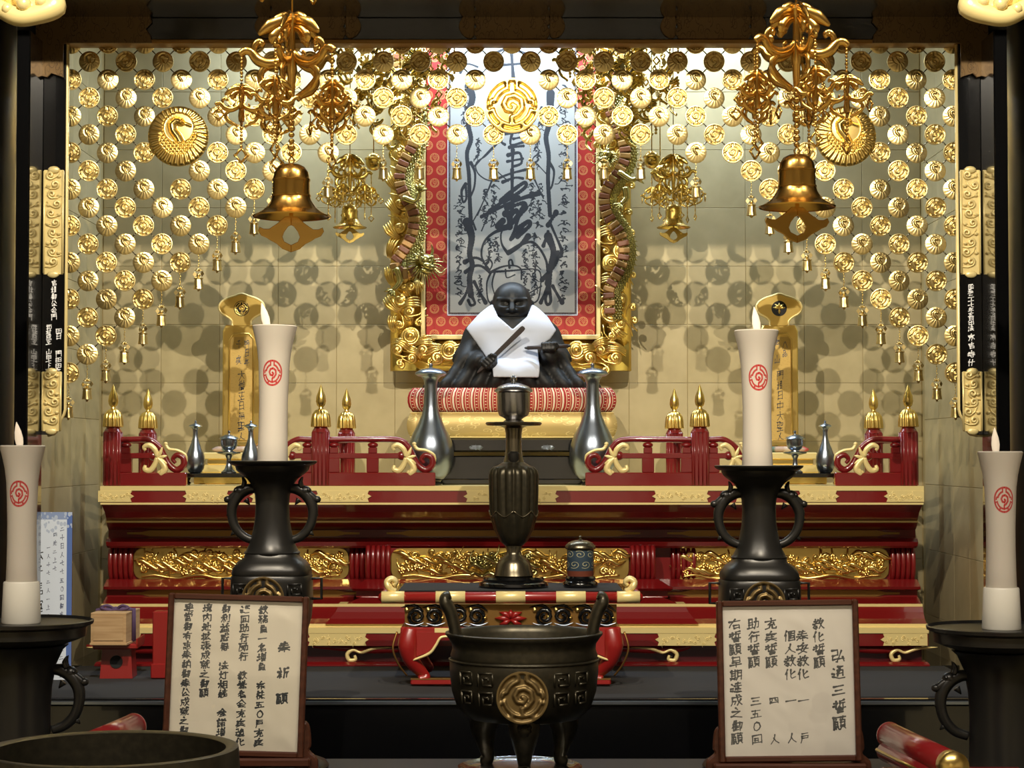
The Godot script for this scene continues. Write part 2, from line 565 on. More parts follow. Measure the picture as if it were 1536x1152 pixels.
const GLYPH := {
	"一": "0595", "二": "2373 0797", "三": "1282 2575 0898", "四": "1218 129298 323526 626585 1797", "五": "1282 4238 256568 0898", "七": "0493 50578898", "八": "4109 5199",
	"十": "0595 5059", "〇": "517285785938253251", "人": "514519 446799", "戸": "2181 238385 2585 232719", "回": "1119 119199 1898 3437 346467 3666",
	"化": "nin0039 8355 51576998", "個": "nin0039 4149 419199 4999 5383 6265 5557 558587 5787", "奉": "2171 1383 0595 504408 5598 3777 5659",
	"祈": "shime0049 kin5099", "願": "hara0049 kao5099", "教": "kyo0059 ho5099", "務": "mu0049 ho5095 ryoku4599", "員": "kuchi3063 kai1399",
	"名": "4013 327209 3454 kuchi3699", "増": "tsuchi0039 so4099", "宗": "u0094 shi1399", "徒": "gyo0039 soto3099",
	"充": "5051 0292 532575 7486 463809 66699998", "実": "u0094 2373 1575 0797 535709 5799", "巡": "sen4096 sin0099", "助": "katsu0079 ryoku5099",
	"行": "gyo0049 5191 4494 747959", "励": "0060 100709 2454 334719 355558 ryoku5099", "養": "2032 7062 1282 2373 0494 5154 5418 5498 3666 3669 6668 3868 6899",
	"各": "4014 317216 3386 kuchi3699", "会": "5004 5095 3464 1686 462878 6899", "強": "yumi0039 614373 7284 4447 448487 4787 6349 4989 7899",
	"御": "gyo0039 4033 3262 2565 4248 4666 3538 2868 7279 729287", "利": "nogi0059 6266 919979", "益": "2032 7062 0393 3416 6486 1719 178789 4749 6769 0999",
	"感": "1292 121609 505476 8566 7081 2343 2436 244446 2646 1819 373979 5868 7889", "得": "gyo0039 4144 418184 4282 4484 3595 3797 757959 4858",
	"法": "mizu0029 4282 6065 3595 6538 3888 7799", "灯": "hi0049 5292 727959", "相": "ki0049 5159 519199 5494 5696 5999",
	"続": "ito0049 5191 7073 5383 4547 459597 656849 767898", "参": "5023 2373 6183 0494 4407 5498 6536 7637 7829", "詣": "gon0049 8152 515393 5559 558589 5787 5989",
	"境": "tsuchi0039 6061 4191 5253 8373 3494 5557 558587 5686 5787 5839 78799998", "内": "1219 12929989 505427 5477", "地": "tsuchi0039 359396 6067 424899",
	"拡": "te0039 7071 4292 424629 7348 4888 7799", "張": "yumi0039 5056 5080 5282 5484 4696 565978 6799 9577", "成": "1292 121709 254538 506699 8459 7081",
	"就": "3031 0151 1315 134345 1545 3539 2618 4657 5393 706459 74789998 8091", "之": "4051 137307 072799", "建": "418185 3393 4585 3696 6059 113113 133417 07385999",
	"営": "2031 5051 8071 1214 129284 3436 346466 3666 2729 277779 2979", "有": "0292 501506 3439 347479 3575 3777", "志": "1282 5054 2474 1719 37395979 5657 7688",
	"納": "ito0049 5259 529299 705647 6687", "公": "3015 6195 5527 2888 6799", "弘": "yumi0059 7157 5797 8699", "通": "sin0099 408051 5161 4347 438387 4585 6247",
	"誓": "te0045 kin4095 gon2599", "安": "u0094 533689 745719 0595", "右": "0292 501507 kuchi3599", "早": "2025 208085 2383 2585 0797 5559",
	"期": "0151 1017 4047 1343 1545 0757 2809 3859 616759 619199 6393 6696", "達": "sin0099 4181 6063 3393 4575 4686 3888 6468",
	"千": "7021 0494 5159", "馬": "2026 2080 2282 2484 5026 26969979 1718 3738 5758", "運": "sin0099 3133 319192 4383 4446 448486 4686 3797 6248",
	"動": "4011 0252 1316 134346 1444 1646 0757 0959 3139 ryoku5099", "推": "te0039 furu3099", "進": "sin0099 furu3087", "日": "nichi0099", "大": "0393 505419 5499",
	"僧": "nin0039 so3099", "正": "1191 5159 5585 2459 0999", "聖": "0050 1015 4045 1343 0656 kuchi5095 1687 5659 2777 0999", "扇": "2181 238385 2585 232719 4548 456568 7578 759598",
	"田": "1218 129298 5258 1595 1898", "山": "5058 1418 1898 9498", "吉": "1282 5054 2474 kuchi2599", "中": "1216 129296 1696 5059", "年": "3013 2282 2426 2474 0696 5259",
	"月": "202709 208089 2383 2686", "昭": "nichi0049 507093 7053 kuchi5499", "和": "nogi0059 kuchi5388", "寺": "1282 5053 0494 0696 757959 3748", "什": "nin0039 3494 6159",
	"祖": "shime0049 katsu5099", "門": "1019 104044 1242 1444 5054 509099 5292 5494", "品": "kuchi2065 kuchi0549 kuchi5599", "上": "5058 5383 0999", "本": "0393 5059 5308 5398 3777",
	"家": "u0094 2474 6325 436659 3519 6498", "西": "1191 3237 6267 1338 139398 1898", "村": "ki0049 5393 707949 5667",
}

func strokes_of(g: String) -> Array:
	# every stroke of a glyph as a list of Vector2 in the unit square
	var res := []
	for tok in g.split(" ", false):
		if tok[0] >= "a":
			var cut := tok.length() - 4
			var b := tok.substr(cut)
			var lo := Vector2(float(b[0]), float(b[1]))
			var hi := Vector2(float(b[2]), float(b[3]))
			for s in strokes_of(COMP[tok.substr(0, cut)]):
				var q := []
				for p in s:
					q.append((lo + (hi - lo) * p) / 9.0)
				res.append(q)
		else:
			var q := []
			for k in range(0, tok.length() - 1, 2):
				q.append(Vector2(float(tok[k]), float(tok[k + 1])) / 9.0)
			res.append(q)
	return res

func dab(im: Image, p: Vector2, r: float, c: Color) -> void:
	var y0 := int(ceil(p.y - r))
	var y1 := int(floor(p.y + r))
	for y in range(maxi(y0, 0), mini(y1, im.get_height() - 1) + 1):
		var h := sqrt(maxf(0.0, r * r - (y - p.y) * (y - p.y)))
		var x0 := int(round(p.x - h))
		im.fill_rect(Rect2i(x0, y, maxi(1, int(round(p.x + h)) - x0), 1), c)

func brush(im: Image, pts: Array, w0: float, w1: float, c: Color) -> void:
	# a stroke through pixel points, pressed at the start and lifted at the end
	var total := 0.0
	for i in pts.size() - 1:
		total += pts[i].distance_to(pts[i + 1])
	if total < 0.01:
		return
	var run := 0.0
	for i in pts.size() - 1:
		var a: Vector2 = pts[i]
		var b: Vector2 = pts[i + 1]
		var d := a.distance_to(b)
		var n := maxi(1, int(d / maxf(0.7, minf(w0, w1) * 0.6)))
		for k in n + 1:
			var t := (run + d * k / n) / total
			dab(im, a.lerp(b, float(k) / n), lerpf(w0, w1, t) * (1.0 - 0.3 * sin(PI * t)), c)
		run += d

func curve2(pts: Array, per := 6) -> Array:
	var v := []
	for p in pts:
		v.append(Vector3(p[0], p[1], 0))
	var res := []
	for p in smooth_path(v, per):
		res.append(Vector2(p.x, p.y))
	return res

func write(im: Image, text: String, at: Vector2, size: Vector2, step: float, w: float, c: Color, wild := 0.03) -> void:
	# a column of characters going down; at is the middle of the first one
	var p := at
	for ch in text:
		if ch == "　":
			p.y += step
			continue
		if GLYPH.has(ch):
			for s in strokes_of(GLYPH[ch]):
				var q := []
				for v in s:
					var u: Vector2 = (v - Vector2(0.5, 0.5)) * size
					u.y -= u.x * 0.16  # the hand slants upwards to the right
					q.append(p + u + Vector2(rng.randf_range(-wild, wild), rng.randf_range(-wild, wild)) * size)
				brush(im, q, w * rng.randf_range(0.95, 1.25), w * rng.randf_range(0.5, 0.8), c)
		p.y += step

func paper(w: int, h: int, c: Color) -> Image:
	var im := Image.create_empty(w, h, false, Image.FORMAT_RGB8)
	im.fill(c)
	return im

func image_mat(called: String, im: Image, rough := 0.8, metal := 0.0) -> StandardMaterial3D:
	var m := mat(called, Color.WHITE, rough, metal)
	m.albedo_texture = ImageTexture.create_from_image(im)
	return m

func stamp_crest(im: Image, at: Vector2, r: float, c: Color) -> void:
	for y in range(int(at.y - r), int(at.y + r) + 1):
		for x in range(int(at.x - r), int(at.x + r) + 1):
			if x >= 0 and y >= 0 and x < im.get_width() and y < im.get_height() and crest((x - at.x) / r, (at.y - y) / r) > 0.5:
				im.set_pixel(x, y, c)

func make_prints() -> void:
	var ink := Color(0.07, 0.06, 0.055)
	# the two framed prayer sheets
	var im := paper(660, 800, Color(0.86, 0.82, 0.73))
	var sz := Vector2(42, 40)
	var cols := [["奉　祈　願", 572, 241, 69, 6.0, Vector2(52, 50)], ["教務員一名増員　宗徒五〇戸充実", 459, 44, 50.7, 4.6, sz], ["巡回助行励行　教養各会充実強化", 364, 44, 50.7, 4.6, sz],
		["御利益感得　法灯相続　参詣増", 266, 44, 50.7, 4.6, sz], ["境内地拡張成就之御願", 170, 42, 50.7, 4.6, sz], ["建営御有志奉納御奉公成就之御願", 74, 42, 50.7, 4.6, sz]]
	for c in cols:
		write(im, c[0], Vector2(c[1], c[2]), c[5], c[3], c[4], ink)
	image_mat("prayer_sheet", im, 0.85)
	im = paper(660, 760, Color(0.84, 0.81, 0.75))
	cols = [["弘通三誓願", 582, 255, 86, 5.4, Vector2(62, 60)], ["教化誓願", 487, 92, 65, 4.8, Vector2(54, 50)], ["奉安教化", 403, 150, 65, 4.8, Vector2(54, 50)], ["個人教化", 338, 150, 65, 4.8, Vector2(54, 50)],
		["充実誓願", 244, 88, 65, 4.8, Vector2(54, 50)], ["助行誓願", 155, 88, 65, 4.8, Vector2(54, 50)], ["右誓願早期達成之御願", 62, 88, 64.7, 4.8, Vector2(54, 50)],
		["一", 403, 478, 65, 4.2, Vector2(50, 40)], ["一", 338, 478, 65, 4.2, Vector2(50, 40)], ["四", 250, 478, 65, 4.0, Vector2(44, 40)], ["三五〇回", 160, 478, 65, 4.0, Vector2(50, 48)],
		["戸", 403, 668, 65, 4.0, Vector2(46, 50)], ["人", 338, 668, 65, 4.0, Vector2(46, 50)], ["人", 250, 672, 65, 4.0, Vector2(46, 50)]]
	for c in cols:
		write(im, c[0], Vector2(c[1], c[2]), c[5], c[3], c[4], ink)
	image_mat("vow_sheet", im, 0.85)
	# the blue and white notice on the side wall
	im = paper(300, 900, Color(0.86, 0.9, 0.96))
	var blue := Color(0.35, 0.46, 0.72)
	im.fill_rect(Rect2i(0, 0, 300, 40), Color(0.55, 0.62, 0.78))
	im.fill_rect(Rect2i(262, 0, 38, 900), blue)
	for k in 40:
		dab(im, Vector2(rng.randf_range(0, 300), rng.randf_range(0, 110)), rng.randf_range(4, 13), Color(0.72, 0.77, 0.86))
	write(im, "本千馬運動推進", Vector2(60, 230), Vector2(56, 60), 92, 4.5, ink)
	write(im, "二十日人七七五〇回御志戸員四七二本公八", Vector2(228, 90), Vector2(26, 28), 46, 2.2, Color(0.25, 0.28, 0.4))
	write(im, "一人十七二人一上〇七上日", Vector2(130, 190), Vector2(22, 22), 46, 2.0, Color(0.3, 0.32, 0.42))
	write(im, "四地二上七", Vector2(176, 120), Vector2(24, 24), 46, 2.0, Color(0.3, 0.32, 0.42))
	image_mat("notice_sheet", im, 0.6)
	# candle print: once round the candle, the crest in front
	im = paper(640, 640, Color(0.77, 0.735, 0.68))
	var red := Color(0.68, 0.1, 0.1)
	for y in range(-62, 63):
		for x in range(-62, 63):
			var e := Vector2(x / 62.0, -y / 62.0)
			if crest(e.x, e.y, 0.015) > 0.5:
				im.set_pixel(480 + int(x * 1.12), 222 + y, red)
	M.wax_print = M.wax.duplicate()
	M.wax_print.resource_name = "wax_print"
	M.wax_print.albedo_color = Color.WHITE
	M.wax_print.albedo_texture = ImageTexture.create_from_image(im)
	# red brocade with woven gold roundels
	im = paper(256, 256, Color(0.63, 0.1, 0.09))
	for k in 900:
		im.fill_rect(Rect2i(rng.randi() % 256, rng.randi() % 256, 5, 1), Color(0.58, 0.085, 0.08))
	for c in [[128, 64], [0, 192]]:
		var tone := Color(0.74, 0.48, 0.3)
		for y in range(-48, 49):
			for x in range(-94, 95):
				var e := Vector2(x / 94.0, -y / 48.0)
				if e.length() < 1.0 and (crest(e.x, e.y) > 0.5 or e.length() > 0.8):
					im.set_pixel(posmod(c[0] + x, 256), posmod(c[1] + y, 256), tone)
	var m := image_mat("red_brocade", im, 0.6)
	m.uv1_triplanar = true
	m.uv1_world_triplanar = true
	m.uv1_scale = Vector3(21.7, 11.1, 21.7)
	# striped cushion cloth
	im = paper(512, 128, Color(0.66, 0.14, 0.13))
	for k in 17:
		var x := k * 30
		im.fill_rect(Rect2i(x, 0, 6, 128), Color(0.93, 0.86, 0.76))
		im.fill_rect(Rect2i(x + 10, 0, 2, 128), Color(0.9, 0.78, 0.6))
		im.fill_rect(Rect2i(x + 22, 0, 3, 128), Color(0.9, 0.8, 0.66))
		for j in 8:
			dab(im, Vector2(x + 17, j * 16 + 8), 3.0, Color(0.9, 0.8, 0.7))
	m = image_mat("striped_brocade", im, 0.75)
	m.uv1_scale = Vector3(4, 1, 1)
	# gold brocade, pale on gold
	im = paper(512, 256, Color(0.82, 0.72, 0.46))
	for k in 46:
		var c := Vector2(rng.randf_range(0, 512), rng.randf_range(0, 256))
		var q := []
		for j in 14:
			q.append(c + Vector2.from_angle(j * 0.55 + k) * (22.0 - j * 1.3))
		brush(im, q, 3.5, 1.5, Color(0.95, 0.87, 0.6))
	m = image_mat("gold_brocade", im, 0.5, 0.35)
	m.uv1_scale = Vector3(5, 1, 1)
	# engraved gilt sheet: dark lines of arabesque
	for v in [["gold_engraved", Color(0.95, 0.88, 0.6), Color(0.62, 0.5, 0.24), "gold_pale"], ["old_engraved", Color(0.45, 0.35, 0.21), Color(0.3, 0.22, 0.12), "gold_old"]]:
		im = paper(512, 256, v[1])
		for k in 60:
			var c := Vector2(rng.randf_range(0, 512), rng.randf_range(0, 256))
			var q := []
			for j in 16:
				q.append(c + Vector2.from_angle(j * 0.5 * (1 if k % 2 else -1) + k) * (26.0 - j * 1.5))
			brush(im, q, 2.2, 1.0, v[2])
		m = image_mat(v[0], im, 0.42, 0.45)
		tri_map(m, 5.0)
	# blue tea-jar cloth with pale curls
	im = paper(512, 256, Color(0.17, 0.24, 0.3))
	im.fill_rect(Rect2i(0, 200, 512, 56), Color(0.42, 0.2, 0.13))
	for k in 14:
		var c := Vector2(36 * k + 18, 50 + 90 * (k % 2))
		var q := []
		for j in 18:
			q.append(c + Vector2.from_angle(j * 0.5 * (1 if k % 2 else -1)) * (6.0 + j * 1.8))
		brush(im, q, 3.0, 2.4, Color(0.68, 0.66, 0.52))
	image_mat("blue_cloth", im, 0.6)
	# the great mandala sheet
	im = mandala()
	image_mat("mandala_sheet", im, 0.85)
	# name tablets: gold ground, ink columns
	for v in [["tablet_west", "大僧正日扇聖人", "門日年", "千実"], ["tablet_east", "門祖日中大聖人", "八品", "門山"]]:
		im = paper(160, 560, Color(0.85, 0.72, 0.42))
		for k in 500:
			im.fill_rect(Rect2i(rng.randi() % 160, rng.randi() % 560, 9, 2), Color(0.8, 0.67, 0.38))
		write(im, v[1], Vector2(82, 205), Vector2(44, 44), 54, 2.6, Color(0.22, 0.23, 0.28), 0.06)
		write(im, v[2], Vector2(120, 40), Vector2(32, 38), 46, 2.2, Color(0.25, 0.3, 0.42), 0.08)
		write(im, v[3], Vector2(62, 40), Vector2(34, 44), 80, 2.2, Color(0.25, 0.3, 0.42), 0.08)
		image_mat(v[0], im, 0.45, 0.4)
	# white writing on the two black name boards
	im = paper(96, 480, Color(0.02, 0.02, 0.023))
	write(im, "吉祖御公会門", Vector2(52, 40), Vector2(26, 28), 34, 2.6, Color.WHITE)
	write(im, "西村成正　山田七上", Vector2(28, 260), Vector2(24, 24), 25, 2.4, Color.WHITE)
	write(im, "福田日信　門田田年", Vector2(76, 250), Vector2(28, 28), 29, 2.6, Color.WHITE)
	image_mat("board_west", im, 0.25)
	im = paper(96, 480, Color(0.02, 0.02, 0.023))
	write(im, "昭和二十七年五月中法", Vector2(48, 60), Vector2(26, 24), 23, 2.4, Color.WHITE)
	write(im, "家吉寺什", Vector2(48, 312), Vector2(32, 32), 42, 2.8, Color.WHITE)
	image_mat("board_east", im, 0.25)

func mandala() -> Image:
	var s := 3.0
	var im := paper(561, 1150, Color(0.62, 0.62, 0.61))
	var ink := Color(0.17, 0.18, 0.2)
	var o := Vector2(675, 86)
	var lines := [
		# tall flanking signs
		[[702, 150], [708, 165], [703, 185], [702, 205], [706, 225], [700, 245], [703, 275], [704, 305], [706, 345], 5.5, 3.0], [[706, 258], [712, 272], [711, 292], [705, 306], 2.6, 1.6],
		[[698, 288], [692, 298], [694, 313], [699, 308], [698, 290], 2.6, 2.0], [[700, 342], [707, 362], [704, 386], [708, 402], [704, 420], [706, 444], 6.5, 4.5], [[706, 444], [712, 456], [706, 459], [702, 452], 3.0, 2.2],
		[[704, 428], [698, 444], [690, 456], 2.8, 3.0], [[711, 426], [720, 442], [728, 455], 2.6, 3.2], [[697, 398], [712, 392], [724, 396], 3.5, 2.0], [[698, 412], [710, 404], [722, 404], [735, 413], 3.0, 2.2], [[698, 352], [706, 338], [713, 352], 2.6, 1.6],
		[[826, 160], [824, 200], [819, 222], [823, 248], [822, 282], [825, 332], 6.0, 3.0], [[824, 258], [831, 270], [828, 290], [823, 296], 2.6, 1.6], [[834, 328], [822, 346], 4.0, 3.5], [[826, 345], [834, 362], [842, 380], [842, 386], 2.0, 3.0],
		[[822, 362], [830, 382], [826, 402], [822, 428], 6.0, 5.0], [[836, 386], [832, 402], [813, 423], 4.0, 3.5], [[822, 428], [826, 452], [821, 458], [818, 450], [822, 438], 3.6, 2.4], [[821, 434], [811, 455], 2.8, 3.0], [[829, 432], [836, 444], [843, 455], 2.6, 3.4], [[815, 375], [822, 355], 3.0, 2.2],
		# the title down the middle
		[[757, 205], [783, 204], 5.0, 4.0], [[754, 218], [752, 228], [757, 232], 2.6, 2.0], [[757, 217], [784, 215], [787, 222], 2.2, 2.0], [[768, 216], [766, 232], [784, 229], 2.4, 2.0], [[764, 236], [785, 234], 2.6, 2.0], [[770, 224], [780, 222], 2.0, 1.6],
		[[762, 247], [779, 244], [782, 258], [770, 263], 3.0, 2.0], [[769, 240], [768, 274], 3.2, 2.2], [[761, 256], [784, 252], 2.2, 1.8], [[742, 282], [766, 273], [796, 266], 2.0, 2.4], [[754, 285], [772, 279], [784, 280], 2.6, 2.0], [[768, 268], [768, 330], 3.0, 3.4],
		[[752, 312], [768, 298], [786, 286], [788, 292], [772, 304], [755, 313], 4.2, 3.2], [[722, 334], [750, 321], [780, 309], [808, 301], 2.6, 3.8], [[735, 326], [756, 312], [778, 306], 3.6, 2.4], [[760, 322], [784, 315], [788, 321], 4.0, 4.0], [[786, 322], [764, 346], [746, 348], [754, 340], 5.0, 4.5],
		[[758, 330], [774, 326], 5.0, 4.0], [[764, 334], [764, 348], 5.0, 5.0], [[778, 330], [772, 352], [766, 366], 4.0, 2.6], [[776, 352], [792, 341], [794, 347], [776, 362], 4.6, 3.6], [[782, 352], [768, 364], 4.0, 3.0], [[792, 362], [778, 376], [764, 384], 4.5, 3.5],
		# the long sweeping arms
		[[760, 350], [742, 356], [728, 367], [722, 382], [724, 396], [734, 409], 3.0, 1.4], [[762, 386], [753, 374], [751, 360], [755, 350], 2.6, 1.2], [[764, 384], [782, 373], [798, 370], [810, 380], [819, 396], [821, 410], 3.2, 1.8],
		[[744, 232], [728, 248], [714, 258], [716, 272], [730, 282], [748, 284], 1.5, 1.0], [[712, 262], [738, 236], 1.4, 1.0], [[738, 282], [722, 318], [706, 346], 1.4, 1.0], [[734, 292], [716, 332], 1.2, 0.9], [[736, 262], [762, 284], 1.2, 1.0], [[800, 278], [815, 308], 1.6, 1.0], [[806, 260], [822, 276], 1.0, 1.0], [[744, 306], [722, 354], 1.3, 0.9],
		# loops behind the figure
		[[736, 412], [752, 405], [770, 403], [781, 408], [782, 422], 1.8, 1.4], [[738, 412], [770, 410], [800, 408], [811, 416], [808, 448], [798, 456], [786, 452], 1.6, 1.2], [[764, 406], [763, 397], [767, 395], [769, 402], 1.8, 1.6], [[758, 409], [760, 420], [772, 416], 1.4, 1.0],
		[[732, 398], [728, 404], [734, 409], [738, 400], [732, 392], 1.8, 1.4], [[736, 413], [730, 428], [732, 452], [742, 458], 1.6, 1.4], [[742, 412], [738, 430], [744, 450], 1.6, 1.0], [[790, 444], [812, 432], 1.2, 1.2],
		[[690, 130], [700, 118], [716, 122], 2.0, 1.4], [[730, 110], [760, 96], [790, 104], 2.6, 2.0], [[766, 90], [770, 140], 3.0, 3.0], [[745, 120], [800, 116], 2.4, 2.0],
	]
	for l in lines:
		var n: int = l.size()
		var q := []
		for k in n - 2:
			q.append([(l[k][0] - o.x) * s, (l[k][1] - o.y) * s])
		brush(im, curve2(q, 6), l[n - 2] * s * 1.06, l[n - 1] * s * 1.06, ink)
	# small running script in columns
	for c in [[689, 306, 448, 6.0], [846, 150, 452, 7.0], [697, 152, 200, 4.5], [716, 226, 250, 4.0], [728, 296, 345, 5.0], [739, 292, 350, 5.0], [798, 288, 332, 5.0], [810, 292, 350, 6.0], [733, 366, 396, 5.0], [745, 366, 400, 5.0], [788, 378, 442, 5.5], [802, 356, 448, 5.0], [720, 420, 450, 4.0], [806, 230, 262, 4.0], [812, 180, 214, 4.0], [735, 180, 206, 4.0]]:
		var y: float = c[1]
		while y < c[2]:
			for k in 4:
				var q := []
				var b := Vector2(c[0] + rng.randf_range(-c[3], c[3]) * 0.6, y + rng.randf_range(-4, 4))
				for j in 4:
					q.append([(b.x - o.x) * s, (b.y - o.y) * s])
					b += Vector2(rng.randf_range(-c[3], c[3]), rng.randf_range(-1.0, 4.5)) * 0.75
				brush(im, curve2(q, 4), rng.randf_range(2.4, 4.4), rng.randf_range(1.4, 2.6), ink)
			y += c[3] * 1.7
	return im

# ---------------------------------------------------------------- eye, light, room
func set_eye_and_light() -> void:
	var cam := Camera3D.new()
	cam.name = "camera"
	cam.fov = rad_to_deg(2.0 * atan(576.0 / FOCAL))
	cam.near = 0.05
	add_child(cam)
	cam.position = EYE
	cam.rotation.x = TILT
	cam.current = true

	var env := Environment.new()
	env.background_mode = Environment.BG_COLOR
	env.background_color = Color(0, 0, 0)
	env.tonemap_mode = Environment.TONE_MAPPER_LINEAR
	env.tonemap_exposure = 1.0
	env.sdfgi_enabled = true
	env.ssao_enabled = true
	env.ssil_enabled = true
	var we := WorldEnvironment.new()
	we.name = "world"
	we.environment = env
	add_child(we)

func lamp_mat(called: String, c: Color, e: float) -> StandardMaterial3D:
	var m := mat(called, c, 0.6)
	m.emission_enabled = true
	m.emission = c
	m.emission_energy_multiplier = e
	return m

func make_lamps() -> void:
	# two spot lamps on the hall ceiling in front of the altar; their sharp shadows fall on the gold wall
	var warm := Color(1.0, 0.95, 0.86)
	var glow := lamp_mat("lamp_warm", warm, 3.0)
	var housing := lathe([[0.0, 0.14], [0.04, 0.14], [0.05, 0.11], [0.055, 0.0], [0.05, 0.0], [0.045, 0.03], [0.0, 0.03]], 1.0, 24)
	for s: float in [-1.0, 1.0]:
		var at := Vector3(0.67 * s, 3.45, 2.8)
		var lamp := thing("spot_lamp", "black ceiling spot lamp %s of the altar axis" % ("left" if s < 0 else "right"), "lamp", at)
		var aim := Vector3(0.35 * s, 1.55, -0.9)
		var l := SpotLight3D.new()
		l.name = "spot_light"
		l.light_color = warm
		l.light_energy = 7.6
		l.light_size = 0.01
		l.spot_angle = 38.0
		l.spot_angle_attenuation = 0.6
		l.spot_range = 30.0
		l.shadow_enabled = true
		lamp.add_child(l)
		l.look_at_from_position(at, aim)
		var tilt := Transform3D(Basis(Quaternion(Vector3.DOWN, (aim - at).normalized())))
		part("housing", housing, M.black_wood, lamp, tilt)
		part("lamp_lens", lathe([[0.0, 0.022], [0.044, 0.024]], 1.0, 20), glow, lamp, tilt)
		part("stem", tube([Vector3(0, 0.1, 0), Vector3(0, 0.75, 0)], [0.012]), M.black_wood, lamp)
	# a cool light bar hidden behind the lintel, washing the top of the gold wall
	var cool := Color(0.85, 0.93, 1.0)
	var bar := thing("light_bar", "cool white light bar fixed behind the lintel", "lamp", Vector3(0, 3.0, -0.9))
	part("bar_housing", box(Vector3(2.0, 0.03, 0.05), 0.004), M.white_plastic, bar, move(0, 0.02, 0))
	part("lamp_tube", box(Vector3(1.94, 0.008, 0.03), 0.002), lamp_mat("lamp_cool", cool, 4.0), bar)
	var a := AreaLight3D.new()
	a.name = "bar_light"
	a.area_size = Vector2(1.9, 0.03)
	a.light_color = cool
	a.light_energy = 4.0
	a.area_range = 20.0
	a.shadow_enabled = true
	bar.add_child(a)
	a.position = Vector3(0, -0.006, 0)
	a.rotation_degrees = Vector3(-80, 0, 0)
	# the hall's row of downlights, behind and above the visitors
	var small := lathe([[0.0, 0.0], [0.07, 0.0], [0.08, 0.012], [0.075, 0.03], [0.0, 0.03]], 1.0, 24)
	var hall := lamp_mat("lamp_hall", Color(1.0, 0.96, 0.9), 3.0)
	for row in [[4.3, 4], [7.6, 3]]:
		for k in row[1]:
			var x: float = (k - (row[1] - 1) * 0.5) * 1.1
			var d := thing("downlight", "round downlight, %s from the left in the %s row of the hall ceiling" % [["first", "second", "third", "fourth"][k], "front" if row[0] < 5.0 else "rear"], "lamp", Vector3(x, 4.16, row[0]), 0.0, "hall downlights")
			part("lamp_disc", small, hall, d)
			var o := SpotLight3D.new()
			o.name = "downlight_beam"
			o.light_color = Color(1.0, 0.96, 0.9)
			o.light_energy = 6.0 if row[0] < 5.0 else 10.0
			o.light_size = 0.07
			o.spot_angle = 57.0
			o.spot_angle_attenuation = 0.35
			o.spot_range = 30.0
			o.shadow_enabled = true
			d.add_child(o)
			o.position = Vector3(0, -0.02, 0)
			o.rotation_degrees = Vector3(-90, 0, 0)

func slab(called: String, lo: Vector3, hi: Vector3, m: Material) -> MeshInstance3D:
	return struct(called, box(hi - lo, 0.0), m, (lo + hi) * 0.5)

func leaf_panels(wall: Node3D, origin: Vector3, across: Vector3, n: int, rows: int, size: float, normal: Vector3) -> void:
	# gold leaf laid in squares, each its own tone
	var sx := Vector3(size - 0.0016, size - 0.0016, 0.003)
	var mesh := box(sx, 0.0006)
	var basis := Basis(across, Vector3.UP, normal)
	for r in rows:
		for c in n:
			var k := rng.randi() % 5
			var m: Material = [M.gold_leaf, M.gold_leaf, M.gold_leaf_pale, M.gold_leaf_deep, M.gold_leaf_pale][k]
			part("gold_leaf_panel", mesh, m, wall, Transform3D(basis, origin + across * (c + 0.5) * size + Vector3.UP * (r + 0.5) * size + normal * 0.0012))

